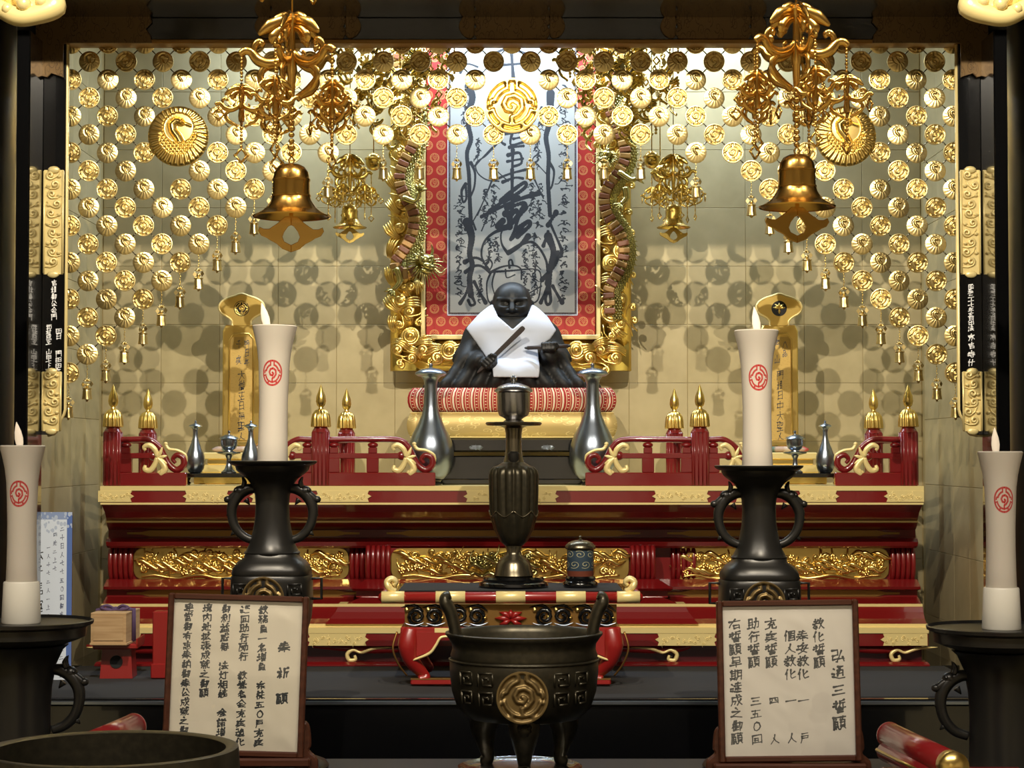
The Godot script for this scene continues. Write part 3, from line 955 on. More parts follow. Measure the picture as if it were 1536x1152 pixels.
func make_room() -> void:
	# hall
	slab("floor", Vector3(-4.1, -0.1, -1.5), Vector3(4.1, 0.0, 10.1), M.tatami)
	slab("ceiling", Vector3(-4.1, 4.2, -1.5), Vector3(4.1, 4.3, 10.1), M.ceiling_wood)
	slab("wall_left", Vector3(-4.1, 0, -1.5), Vector3(-4.0, 4.2, 10.1), M.plaster)
	slab("wall_right", Vector3(4.0, 0, -1.5), Vector3(4.1, 4.2, 10.1), M.plaster)
	slab("wall_rear", Vector3(-4.0, 0, 10.0), Vector3(4.0, 4.2, 10.1), M.plaster)
	# the dark wall over the altar opening: its lower edge keeps the spot light off the lintel
	slab("wall_transom", Vector3(-4.0, 2.895, 1.0), Vector3(4.0, 4.2, 1.1), M.black_wood)
	slab("wall_front_left", Vector3(-4.0, 0, 0.02), Vector3(-1.6, 4.2, 0.08), M.black_wood)
	slab("wall_front_right", Vector3(1.6, 0, 0.02), Vector3(4.0, 4.2, 0.08), M.black_wood)
	slab("wall_over_lintel", Vector3(-1.6, 2.93, 0.02), Vector3(1.6, 4.2, 0.08), M.black_wood)
	slab("ceiling_altar", Vector3(-1.6, 3.2, -1.3), Vector3(1.6, 3.24, 0.02), M.plaster)
	# gilt walls of the altar recess
	var wall := slab("wall_back", Vector3(-1.6, 0, -1.3), Vector3(1.6, 3.2, -1.2), M.gold_seam)
	leaf_panels(wall, Vector3(-1.475, 0.6, -1.2) - wall.position, Vector3.RIGHT, 14, 12, 0.2107, Vector3.BACK)
	wall = slab("wall_altar_left", Vector3(-1.6, 0, -1.2), Vector3(-1.478, 3.2, 0.02), M.gold_seam)
	leaf_panels(wall, Vector3(-1.478, 0.6, 0.0) - wall.position, Vector3.FORWARD, 5, 12, 0.23, Vector3.RIGHT)
	wall = slab("wall_altar_right", Vector3(1.478, 0, -1.2), Vector3(1.6, 3.2, 0.02), M.gold_seam)
	leaf_panels(wall, Vector3(1.478, 0.6, -1.15) - wall.position, Vector3.BACK, 5, 12, 0.23, Vector3.LEFT)

	# lintel with its gilt fittings
	var lin := thing("lintel", "black lacquered lintel with dull gilt fittings above the hanging curtain", "lintel", Vector3(0, 0, 0))
	var bottom := spot(768, 60, 5.93).y
	part("beam", box(Vector3(3.2, 0.37, 0.06), 0.003), M.black_lacquer, lin, move(0, bottom + 0.185, 0.04))
	part("upper_beam", box(Vector3(3.2, 0.2, 0.34), 0.004), M.black_lacquer, lin, move(0, 2.70 + 0.1, 0.245))
	part("trim_strip", box(Vector3(2.72, 0.012, 0.075), 0.002), M.gold_old, lin, move(0, bottom - 0.005, 0.04))
	var mid := [[-62, -19], [-40, -19], [40, -19], [62, -19], [64, -3]]
	var hex := PackedVector2Array()
	for p in [[-52, -19], [52, -19], [58, -9], [53, 0], [58, 9], [52, 20], [-52, 20], [-58, 9], [-53, 0], [-58, -9]]:
		hex.append(Vector2(p[0], p[1]) * 0.002)
	var knob := outline([[0, -18], [12, -14], [19, 0], [12, 15], [0, 18], [-6, 8], [-4, 0], [-6, -8]], 0.002, 4)
	for cx in [-306, 0, 302]:
		var at := spot(768 + cx, 40, 5.93) + Vector3(0, 0, 0.004)
		var f := part("fitting", plate(hex, 0.006, 0.0015), M.old_engraved, lin, Transform3D(Basis(), at))
		part("fitting_end", plate(knob, 0.006, 0.0015), M.old_engraved, f, move(0.121, 0, 0))
		part("fitting_end", plate(knob, 0.006, 0.0015), M.old_engraved, f, Transform3D(Basis(Vector3.UP, PI), Vector3(-0.121, 0, 0)))
	for s: float in [-1.0, 1.0]:
		var c := PackedVector2Array()
		for p in [[-718, 662], [-718, 570], [-700, 566], [-694, 572], [-676, 566], [-676, 618], [-543, 618], [-545, 630], [-552, 640], [-543, 650], [-546, 664]]:
			c.append(Vector2(p[0] * s, p[1]) * 5.93 / 3000.0 + Vector2(0, EYE.y))
		part("corner_fitting", plate(c, 0.008, 0.0015), M.old_engraved, lin, move(0, 0, 0.078))

	# posts, round columns and the inscribed jamb boards
	for s: float in [-1.0, 1.0]:
		var side := "left" if s < 0 else "right"
		var post := thing("side_post", "square glossy black lacquer post at the %s edge of the altar" % side, "post", Vector3(1.5 * s, 0, 0.14))
		part("shaft", box(Vector3(0.204, 2.63, 0.18), 0.004), M.black_lacquer, post, move(0, 1.315, 0))
		part("plinth", box(Vector3(0.2, 0.1, 0.2), 0.006), M.black_lacquer, post, move(0.004 * s, 0.05, 0.005))
		var col := thing("round_column", "round black column, farthest %s in view" % side, "column", Vector3(1.466 * s, 0, 0.6))
		part("shaft", lathe([[0.118, 0.06], [0.118, 2.86]], 1.0, 48), M.black_column, col)
		part("base", lathe([[0.0, 0.0], [0.15, 0.0], [0.15, 0.03], [0.13, 0.06], [0.118, 0.06]], 1.0, 48), M.bronze_dark, col)
		var jamb := thing("jamb_board", "black jamb board with gilt carved ends and white writing, %s" % side, "board", Vector3(0, 0, 0))
		var xo := 1.398 * s
		var xi := 1.331 * s
		var yt := spot(90, 60, 5.93).y - 0.01
		var yb := spot(90, 652, 5.93).y
		var poly := PackedVector2Array([Vector2(xo, yt), Vector2(xi, yt), Vector2(xi, yb + 0.075), Vector2(xi + 0.004 * s, yb + 0.06), Vector2(xi + 0.014 * s, yb + 0.045), Vector2(xi + 0.018 * s, yb + 0.02), Vector2(xi + 0.032 * s, yb + 0.004), Vector2(xi + 0.05 * s, yb), Vector2(xo, yb)])
		part("board", plate(poly, 0.03, 0.002), M.black_lacquer, jamb, move(0, 0, 0.05))
		var edge := []
		for k in range(1, poly.size()):
			edge.append(Vector3(poly[k].x, poly[k].y, 0.052))
		part("gilt_edge", tube(edge, [0.007], 6), M.gold_pale, jamb)
		var cx := (xo + xi) * 0.5
		var yw := spot(90, 486, 5.93)
		var board := PlaneMesh.new()
		board.size = Vector2(0.058, 0.285)
		board.orientation = PlaneMesh.FACE_Z
		part("inscription", board, M.board_west if s < 0 else M.board_east, jamb, move(cx, spot(90, 484, 5.93).y, 0.0658))
		part("upper_fitting", fitting_carving(0.062, 0.325, 5 + s), M.gold_pale, jamb, move(cx, spot(90, 333, 5.93).y, 0.066))
		part("lower_fitting", fitting_carving(0.06, 0.185, 9 + s), M.gold_pale, jamb, move(cx + 0.002 * s, spot(90, 602, 5.93).y, 0.066))
	# bold gilt carved beam noses at the top corners
	for s: float in [-1.0, 1.0]:
		var n := thing("carved_nosing", "bright gilt carved beam nose at the top %s corner" % ("left" if s < 0 else "right"), "carving", spot(768 + 738 * s, 0, 4.7))
		var st := begin()
		add_tube(st, smooth_path([Vector3(0.09, 0.16, 0), Vector3(0.05, 0.06, 0.01), Vector3(0.0, 0.0, 0.0), Vector3(-0.03, -0.035, 0.0)], 5), [0.05, 0.042, 0.034, 0.03], 12)
		part("stem", done(st), M.gold_pale, n, Transform3D(Basis.from_scale(Vector3(s, 1, 1)), Vector3.ZERO))
		st = begin()
		add_tube(st, smooth_path([Vector3(0.05, -0.02, 0.02), Vector3(0.0, -0.046, 0.03), Vector3(-0.045, -0.042, 0.03), Vector3(-0.085, -0.02, 0.02), Vector3(-0.08, 0.012, 0.01)], 5), [0.02, 0.023, 0.024, 0.03, 0.018], 10)
		for q in [[-0.02, -0.02, 0.045, 0.018], [-0.06, -0.012, 0.04, 0.016], [0.02, -0.03, 0.04, 0.014], [-0.09, -0.002, 0.03, 0.012]]:
			add_ball(st, Vector3(q[0], q[1], q[2]), Vector3.ONE * q[3], 10)
		part("curl", done(st), M.gold_pale, n, Transform3D(Basis.from_scale(Vector3(s, 1, 1)), Vector3.ZERO))
		part("spur", tube(smooth_path([Vector3(-0.02, -0.02, 0.03), Vector3(0.0, 0.0, 0.04), Vector3(-0.005, 0.03, 0.04)], 5), [0.014, 0.01, 0.003]), M.gold_pale, n, Transform3D(Basis.from_scale(Vector3(s, 1, 1)), Vector3.ZERO))
		part("bracket", box(Vector3(0.2, 0.16, 0.06), 0.01), M.black_wood, n, move(0.1 * s, 0.16, -0.05))
		part("arm", box(Vector3(0.1, 0.1, 0.34), 0.01), M.black_wood, n, move(0.12 * s, 0.16, -0.22))

func curl_pts(r: float, turns: float, lead: Array, dir := 1.0) -> Array:
	# a scroll: follows lead, then winds inwards; everything in the xy plane
	var pts := []
	var n := int(10 * turns)
	for i in n + 1:
		var t := float(i) / n
		var a := dir * (t * turns * TAU) - PI / 2
		var q := r * (1.0 - 0.8 * t)
		pts.append(Vector3(cos(a) * q * dir * dir, sin(a) * q + r, 0.25 * r * t))
	return lead + pts

func add_scroll(st: SurfaceTool, at: Vector3, r: float, turns: float, spin: float, mirror: float, thick: float, tail := 1.6) -> void:
	var lead := [Vector3(-tail * r * 1.6, 0.55 * r * tail, 0), Vector3(-tail * r * 0.8, 0.12 * r, 0)]
	var pts := curl_pts(r, turns, lead)
	add_tube(st, pts, [thick * 0.35, thick, thick, thick * 0.9, thick * 0.75], 6, Transform3D(Basis(Vector3.BACK, spin) * Basis.from_scale(Vector3(mirror, 1, 1)), at))

func fitting_carving(w: float, h: float, seed_: int) -> ArrayMesh:
	# pierced gilt plate: rim, scrolls and leaves on a thin ground
	rng.seed = seed_
	var st := begin()
	add_box(st, Vector3(0, 0, 0), Vector3(w * 0.94, h * 0.96, 0.002), 0.0005)
	for x in [-0.45, 0.45]:
		add_tube(st, [Vector3(x * w, -h * 0.47, 0.003), Vector3(x * w, h * 0.47, 0.003)], [0.0035], 6)
	var n := int(h / 0.03)
	for i in n:
		var y := -h * 0.44 + h * 0.88 * (i + 0.5) / n
		var m := -1.0 if i % 2 else 1.0
		add_scroll(st, Vector3(0.006 * m, y, 0.004), 0.012, 1.3, rng.randf_range(-0.6, 0.6), m, 0.0042)
		add_ball(st, Vector3(-0.016 * m, y + 0.008, 0.004), Vector3(0.007, 0.005, 0.005), 8)
	for e in [-1, 1]:
		add_ball(st, Vector3(0, h * 0.48 * e, 0.004), Vector3(w * 0.3, w * 0.18, 0.006), 10)
	return done(st)

# ---------------------------------------------------------------- the hanging curtain of gilt roundels
const COL := 0.1109   # roundels in a row stand this far apart
const ROW := 0.0553   # rows, each shifted by half a step

func curtain_has(k: int, n: float) -> bool:
	if absf(n) > 12.2 or k > 18:
		return false
	var p := Vector2(n * COL, -k * ROW)
	if p.distance_to(Vector2(0, -3.44 * ROW)) < 0.098:
		return false
	for s: float in [-1.0, 1.0]:
		if p.distance_to(Vector2(9.06 * COL * s, -5.12 * ROW)) < 0.115:
			return false
	if k <= 5:
		return true
	if k == 6:
		return absf(n) >= 4.9
	return absf(n) >= k * 0.5 + 2.9

func make_pendant() -> Dictionary:
	# chain, pierced leaf, two lozenges and a little tulip bell, hanging from the origin
	var chain := begin()
	for i in 5:
		add_ball(chain, Vector3(0.0008 * (1 if i % 2 else -1), -0.004 - i * 0.008, 0), Vector3(0.0014, 0.0044, 0.0014), 6)
	var leaf := begin()
	for i in 5:
		var a := PI * 0.1 + PI * 0.8 * i / 4.0
		add_tube(leaf, [Vector3(0, -0.05, 0), Vector3(cos(a) * 0.007, -0.05 + sin(a) * 0.006, 0.001), Vector3(cos(a) * 0.013, -0.052 + sin(a) * 0.013, 0)], [0.0012, 0.0022, 0.0006], 5)
	var loz := PackedVector2Array([Vector2(0, 0.009), Vector2(0.0065, 0), Vector2(0, -0.009), Vector2(-0.0065, 0)])
	var bell := begin()
	add_ball(bell, Vector3(0, -0.062, 0), Vector3(0.006, 0.006, 0.006), 10)
	add_lathe(bell, [[0.0085, -0.098], [0.0155, -0.104, 0.6], [0.0135, -0.09, 1.0], [0.013, -0.08], [0.0115, -0.073], [0.007, -0.068], [0.0, -0.067]], 1.0, 20, Transform3D(), 5, 0.16)
	add_lathe(bell, [[0.0142, -0.0735], [0.0142, -0.0715], [0.009, -0.0695]], 1.0, 16)
	add_ball(bell, Vector3(0, -0.106, 0), Vector3(0.0045, 0.006, 0.0045), 8)
	return {"chain": done(chain), "leaf": done(leaf), "loz": plate(loz, 0.0012, 0.0003), "bell": done(bell)}

func make_curtain() -> void:
	var top := spot(768, 65, 6.0)
	var net := thing("roundel_curtain", "hanging net of linked round gilt medallions and small bells across the altar opening", "curtain", Vector3(0, top.y, 0))
	var crest_mesh := relief_disc(0.0316, 0.0062, 24, 72, crest_relief, 0.0035)
	small_crane = true
	var crane_mesh := relief_disc(0.0316, 0.0068, 22, 72, crane_relief, 0.0035)
	small_crane = false
	var links := begin()
	var pend := make_pendant()
	rng.seed = 21
	for k in 19:
		var n := -12.0 if k % 2 == 0 else -12.5
		while n <= 12.6:
			if curtain_has(k, n):
				var p := Vector3(n * COL, -k * ROW, 0)
				var odd := posmod(int(floor(n)) + k / 2, 2)
				var tilt := Basis.from_euler(Vector3(rng.randf_range(-0.10, 0.05), rng.randf_range(-0.09, 0.09), rng.randf_range(-0.08, 0.08)))
				var d := part("roundel", crest_mesh if odd else crane_mesh, M.gold_disc, net, Transform3D(tilt, p))
				for side in [-0.5, 0.5]:
					if curtain_has(k + 1, n + side) and absf(n + side) < 12.4:
						var q := Vector3((n + side) * COL, -(k + 1) * ROW, 0)
						var dir := (q - p).normalized()
						add_tube(links, [p + dir * 0.031, p.lerp(q, 0.5) + Vector3(0, 0.0, 0.001), q - dir * 0.031], [0.0015, 0.0021, 0.0015], 5)
				var low := (k == 5 and absf(n) < 3.6) or (k == 6 and absf(n) < 5.2) or (k >= 7 and absf(n) < k * 0.5 + 3.1)
				if low:
					var turn := Basis(Vector3.UP, rng.randf_range(-0.9, 0.9))
					var b := part("pendant_chain", pend.chain, M.brass_pale, net, Transform3D(turn, p + Vector3(0, -0.031, 0)))
					part("leaf", pend.leaf, M.gold_disc, b)
					part("lozenge", pend.loz, M.gold_disc, b, Transform3D(Basis(Vector3.UP, rng.randf_range(-0.5, 0.5)), Vector3(0.012, -0.058, 0.002)))
					part("lozenge", pend.loz, M.gold_disc, b, Transform3D(Basis(Vector3.UP, rng.randf_range(-0.7, 0.7)), Vector3(-0.012, -0.06, -0.002)))
					part("bell", pend.bell, M.gold_disc, b)
			n += 1.0
	var l := part("link", done(links), M.bronze_bright, net)
	l.set_meta("kind", "stuff")
	part("crest_medallion", relief_disc(0.083, 0.012, 56, 160, crest_relief, 0.006), M.gold_medal, net, move(0, -3.44 * ROW, 0.004))
	var crane_big := relief_disc(0.091, 0.015, 44, 150, crane_relief, 0.005)
	for s: float in [-1.0, 1.0]:
		part("crane_medallion", crane_big, M.gold_medal, net, Transform3D(Basis.from_euler(Vector3(-0.04, 0, 0.03)), Vector3(9.06 * COL * s, -5.12 * ROW, 0.004)))

# ---------------------------------------------------------------- hanging bell ornaments
func lozenge_ring(r: float, t: float) -> ArrayMesh:
	var st := begin()
	var p := [Vector3(0, r * 1.35, 0), Vector3(r, 0.1 * r, 0), Vector3(0, -r * 1.15, 0), Vector3(-r, 0.1 * r, 0), Vector3(0, r * 1.35, 0)]
	for i in 4:
		add_tube(st, [p[i], p[i + 1]], [t], 5)
	for i in [1, 3]:
		add_ball(st, p[i], Vector3(t * 1.5, t * 1.5, t), 6)
	return done(st)

func pv(a: Array, s: float) -> Array:
	var r := []
	for p in a:
		r.append(Vector3(p[0], p[1], p[2] if p.size() > 2 else 0.0) * s)
	return r

func ornament_arm(s: float) -> ArrayMesh:
	# one pierced acanthus arm reaching out along -x; units of about a millimetre, down is negative
	var st := begin()
	var f := s * 1.3
	add_tube(st, smooth_path(pv([[-2, -76], [-14, -90], [-33, -96], [-50, -91], [-61, -79], [-70, -77], [-78, -83]], s), 4), [3 * f, 5.5 * f, 7 * f, 6.5 * f, 5 * f, 5 * f, 4 * f], 8, Transform3D(), 0.6)
	add_tube(st, smooth_path(pv([[-46, -92], [-56, -80], [-56, -69], [-49, -62], [-44, -66], [-46, -70]], s), 4), [5 * f, 3.5 * f, 4 * f, 4 * f, 2.5 * f], 8, Transform3D(), 0.6)
	add_tube(st, smooth_path(pv([[-34, -97], [-45, -108], [-46, -120], [-36, -132], [-20, -141], [-10, -147]], s), 4), [5 * f, 4 * f, 4.5 * f, 5 * f, 3.5 * f, 4 * f], 8, Transform3D(), 0.6)
	add_tube(st, smooth_path(pv([[-2, -74], [-8, -88], [-20, -90], [-24, -82], [-19, -78]], s), 4), [3 * s, 3.5 * s, 3 * s, 2.5 * s], 8, Transform3D(), 0.6)
	for l in [[[[0, -26], [-14, -30], [-32, -38], [-50, -52]], [2, 7, 8, 2]], [[[-2, -40], [-16, -44], [-26, -56], [-28, -66]], [2, 6, 8, 2]], [[[0, -24], [-10, -22], [-22, -28], [-32, -36]], [2, 5, 5, 1.5]]]:
		var rr := []
		for r in l[1]:
			rr.append(r * f)
		add_tube(st, smooth_path(pv(l[0], s), 4), rr, 8, Transform3D(), 0.5)
	return done(st)

func clapper(s: float) -> ArrayMesh:
	# two mirrored halves of a winged plate round a heart-shaped opening
	var half := [[0, 18], [9, 18], [20, 8], [33, -1], [41, -1], [47, 2], [49.5, -4], [45, -11], [36, -15], [30, -19], [22, -23], [13, -31], [0, -36], [0, -25], [4, -23], [10, -20], [13, -13], [10, -5], [4, 3], [0, 5]]
	var st := begin()
	for m: float in [-1.0, 1.0]:
		var p := PackedVector2Array()
		for v in half:
			p.append(Vector2(v[0] * m, v[1]) * s)
		add_plate(st, p, 4.0 * s, 0.7 * s)
	add_box(st, Vector3(0, 24 * s, 0), Vector3(6, 16, 4) * s, 0.5 * s)
	return done(st)

func bell_mesh(s: float) -> ArrayMesh:
	return lathe([[57, -78], [55, -79], [46, -73], [38, -66], [31, -56], [26, -46], [25, -26], [20, -8], [0, -3], [0, 0], [12, 0], [20, -4], [25.5, -12], [27.5, -22], [28.6, -22.5], [28.6, -25], [27.6, -25.5], [28, -46], [29.5, -46.5], [29.5, -49], [28.6, -49.5], [31, -57], [36, -65], [44, -71], [52, -75.5], [58, -78], [57, -80]], s, 48)

func bead_string(s: float, n: int, r: float, gap: float) -> ArrayMesh:
	var st := begin()
	for i in n:
		add_ball(st, Vector3(0, -gap * (i + 0.5) * s, 0), Vector3(r, gap * 0.5, r) * s * (1.12 if i % 3 == 1 else 0.92), 10)
	return done(st)

func ornament(called: String, label: String, at: Vector3, s: float, arms: int, m: Material, spin: float, bead_n: int, extra: bool) -> Node3D:
	# origin: top of the leaf canopy
	var o := thing(called, label, "hanging ornament", at, 0.0, "")
	var arm := ornament_arm(s)
	var mini := ornament_arm(s * 0.5)
	var beads := bead_string(s, 7, 2.6, 5.4)
	var loz := lozenge_ring(8.0 * s, 1.7 * s)
	part("cord", tube([Vector3(0, -20 * s, 0), Vector3(0, (4.2 if extra else 3.2) - at.y, 0)], [1.6 * s], 6), m, o)
	part("shaft", lathe([[0, -150], [4, -150], [5, -140], [6.5, -112], [8.5, -106], [5.5, -70], [4.5, -40], [9, -26], [4, -18], [0, -14]], s, 10), m, o)
	for k in arms:
		var a := spin + TAU * k / arms
		var basis := Basis(Vector3.UP, a)
		var p := part("arm", arm, m, o, Transform3D(basis, Vector3.ZERO))
		var tip := Vector3(-75, -86, 0) * s
		part("bead_chain", beads, m, p, Transform3D(Basis(), tip))
		var small := part("pendant_crown", lathe([[0, -62], [4, -60], [5, -52], [3.2, -36], [5, -14], [2, -2], [0, 0]], s, 8), m, p, Transform3D(Basis(), tip + Vector3(0, -38, 0) * s))
		# the crown's own little arms and lozenges share the third level
		for j in 4:
			part("pendant_arm", mini, m, p, Transform3D(Basis(Vector3.UP, j * TAU / 4.0 + k * 0.7), tip + Vector3(0, -32, 0) * s))
		for j in 2:
			part("lozenge", loz, m, p, Transform3D(Basis(Vector3.UP, j * 1.4 + k), tip + Vector3(34 * (1 if j else -1), -88 - 14 * j, 8 * j) * s))
			part("drop", tube([tip + Vector3(34 * (1 if j else -1), -72, 8 * j) * s, tip + Vector3(34 * (1 if j else -1), -80 - 14 * j, 8 * j) * s], [0.8 * s], 5), m, p)
		part("tail", beads, m, p, Transform3D(Basis(), tip + Vector3(0, -100, 0) * s))
		part("tail_drop", lozenge_ring(9.0 * s, 1.9 * s), m, p, Transform3D(Basis(Vector3.UP, k * 1.1), tip + Vector3(0, -150, 0) * s))
	var by := -150.0
	part("bead_string", bead_string(s, bead_n, 5.2, 9.6), m, o, Transform3D(Basis(), Vector3(0, by, 0) * s))
	by -= bead_n * 9.6
	part("hook", tube(smooth_path(pv([[0, by + 1], [4, by - 5], [0, by - 12], [-4, by - 5], [0, by + 1]], s), 5), [1.2 * s], 6), m, o)
	var b := part("bell", bell_mesh(s), m, o, Transform3D(Basis(), Vector3(0, by - 11, 0) * s))
	part("clapper", clapper(s), m, b, Transform3D(Basis(Vector3.UP, 0.12), Vector3(0, -97, 0) * s))
	if extra:
		for q in [[-44, 8, 0.3], [-12, 14, 1.0], [34, 4, -0.6], [52, 20, 0.5], [-62, 26, 0.1]]:
			part("upper_lozenge", lozenge_ring(10.0 * s, 2.1 * s), m, o, Transform3D(Basis(Vector3.UP, q[2]), Vector3(q[0], q[1], 14) * s))
			part("upper_chain", bead_string(s, 12, 2.2, 5.5), m, o, Transform3D(Basis(), Vector3(q[0], q[1] + 78, 14) * s))
	return o

func make_hanging() -> void:
	var s := 2.9 / 3000.0
	ornament("bell_ornament", "large brown-gold hanging ornament with a brass bell, on the left", spot(438, 2, 2.9), s, 5, M.brass, 0.1, 9, true)
	ornament("bell_ornament", "large brown-gold hanging ornament with a brass bell, on the right", spot(1194, -12, 2.9), s, 5, M.brass, 0.55, 9, true)
	s = 6.45 / 3000.0 * 0.44
	ornament("small_bell_ornament", "smaller pale brass ornament and bell behind the curtain, left of the scroll", spot(525, 224, 6.45), s, 6, M.brass_pale, 0.3, 3, false)
	ornament("small_bell_ornament", "smaller pale brass ornament and bell behind the curtain, right of the scroll", spot(1010, 224, 6.45), s, 6, M.brass_pale, 0.8, 3, false)
	# dense canopy chains either side of the scroll, with round jingle bells
	for side: float in [-1.0, 1.0]:
		var o := thing("canopy_tassel", "cluster of pale gilt chains, rings and lozenges with round bells, %s of the scroll" % ("left" if side < 0 else "right"), "hanging ornament", spot(768 + 168 * side, 40, 6.66))
		rng.seed = 40 + int(side)
		var u := 6.66 / 3000.0
		part("rail", tube([Vector3(-90 * u, 0, 0), Vector3(90 * u, 0, 0)], [2.5 * u], 8), M.brass_pale, o)
		for e: float in [-1.0, 1.0]:
			part("rail_hanger", tube([Vector3(80 * u * e, 0, 0), Vector3(80 * u * e, 3.2 - o.position.y, 0)], [1.5 * u], 6), M.brass_pale, o)
		var arm := ornament_arm(u * 0.42)
		var loz := lozenge_ring(5.0 * u, 1.2 * u)
		var disc := plate(PackedVector2Array([Vector2(0, 7) * u, Vector2(4.5, 0) * u, Vector2(0, -7) * u, Vector2(-4.5, 0) * u]), 0.002, 0.0004)
		var beads := bead_string(u, 10, 1.6, 4.2)
		for k in 15:
			var x := (-82.0 + 164.0 * k / 14.0) * u
			var z := rng.randf_range(-0.06, 0.06)
			var drop := rng.randf_range(95, 205) * (1.0 - 0.35 * absf(k - 7.0) / 7.0)
			var ch := part("chain", beads, M.brass_pale, o, Transform3D(Basis(), Vector3(x, 0, z)))
			var y := -42.0
			while y > -drop:
				var turn := Basis(Vector3.UP, rng.randf_range(-1.2, 1.2))
				match rng.randi() % 4:
					0: part("curl", arm, M.brass_pale, ch, Transform3D(turn, Vector3(0, (y + 30) * u, 0)))
					1: part("ring", loz, M.brass_pale, ch, Transform3D(turn, Vector3(rng.randf_range(-5, 5) * u, y * u, 0)))
					2: part("lozenge", disc, M.gold_disc, ch, Transform3D(turn, Vector3(rng.randf_range(-6, 6) * u, y * u, 0.004)))
					3: part("bead", bead_string(u, 3, 2.4, 5.0), M.brass_pale, ch, Transform3D(turn, Vector3(0, (y + 8) * u, 0)))
				y -= rng.randf_range(9, 15)
		var jingle := begin()
		add_ball(jingle, Vector3(0, -13 * u, 0), Vector3(12.5, 13.5, 12.5) * u, 20)
		add_lathe(jingle, [[12.6, -10], [13.4, -9.4], [13.4, -7.6], [12.4, -7]], u, 24)
		for q in [-4.0, 4.0]:
			add_ball(jingle, Vector3(q * u, -16 * u, 11 * u), Vector3(2.6, 2.6, 2.6) * u, 8)
		add_tube(jingle, [Vector3(-4, -16, 11.8) * u, Vector3(0, -17, 12.5) * u, Vector3(4, -16, 11.8) * u], [1.2 * u], 6)
		add_tube(jingle, [Vector3(0, 0, 0) * u, Vector3(0, 160, 0) * u], [0.9 * u], 5)
		var jm := done(jingle)
		for p in ([[-38, -195, 20]] if side < 0 else [[40, -192, 20], [54, -210, 0]]):
			part("jingle_bell", jm, M.brass_pale, o, Transform3D(Basis(Vector3.UP, 0.2), Vector3(p[0], p[1], p[2]) * u))

# ---------------------------------------------------------------- the framed mandala with its carved dragons
const FZ := 7.08      # the frame's face stands this far from the eye
const FU := 0.00236   # metres to one step of its drawing

func fp(px: float, py: float, z := 0.0) -> Vector3:
	var p := spot(px, py, FZ)
	p.z += z
	return p

func cloud(seed_: int, rose: bool) -> ArrayMesh:
	# a rolling cloud scroll with trailing ribbons, about 45 mm across
	rng.seed = seed_
	var st := begin()
	if rose:
		for t in 3:
			var r := 0.03 - t * 0.009
			var pts := []
			for i in 26:
				var a := i * 0.3 + t * 1.7
				pts.append(Vector3(cos(a) * r * (1.0 - 0.004 * i), sin(a) * r, 0.004 + t * 0.006))
			add_tube(st, pts, [0.003, 0.0075, 0.007, 0.003], 7)
		add_ball(st, Vector3(0, 0, 0.014), Vector3(0.009, 0.009, 0.01), 10)
	else:
		add_scroll(st, Vector3(0.002, -0.016, 0.004), 0.018, 1.6, 0.0, 1.0, 0.0072, 2.0)
		add_scroll(st, Vector3(-0.016, -0.03, 0.002), 0.011, 1.3, 2.6, -1.0, 0.006, 2.2)
		add_ball(st, Vector3(0.002, 0.0, 0.012), Vector3(0.007, 0.007, 0.007), 10)
		for k in 4:
			var b := rng.randf_range(-0.3, 0.3)
			add_tube(st, smooth_path([Vector3(-0.04, 0.012 + k * 0.009, 0), Vector3(-0.015, 0.02 + k * 0.008 + b * 0.01, 0.008), Vector3(0.012, 0.024 + k * 0.005, 0.006), Vector3(0.034, 0.012 + k * 0.006, 0.0)], 4), [0.002, 0.0055, 0.005, 0.001], 6)
	return done(st)

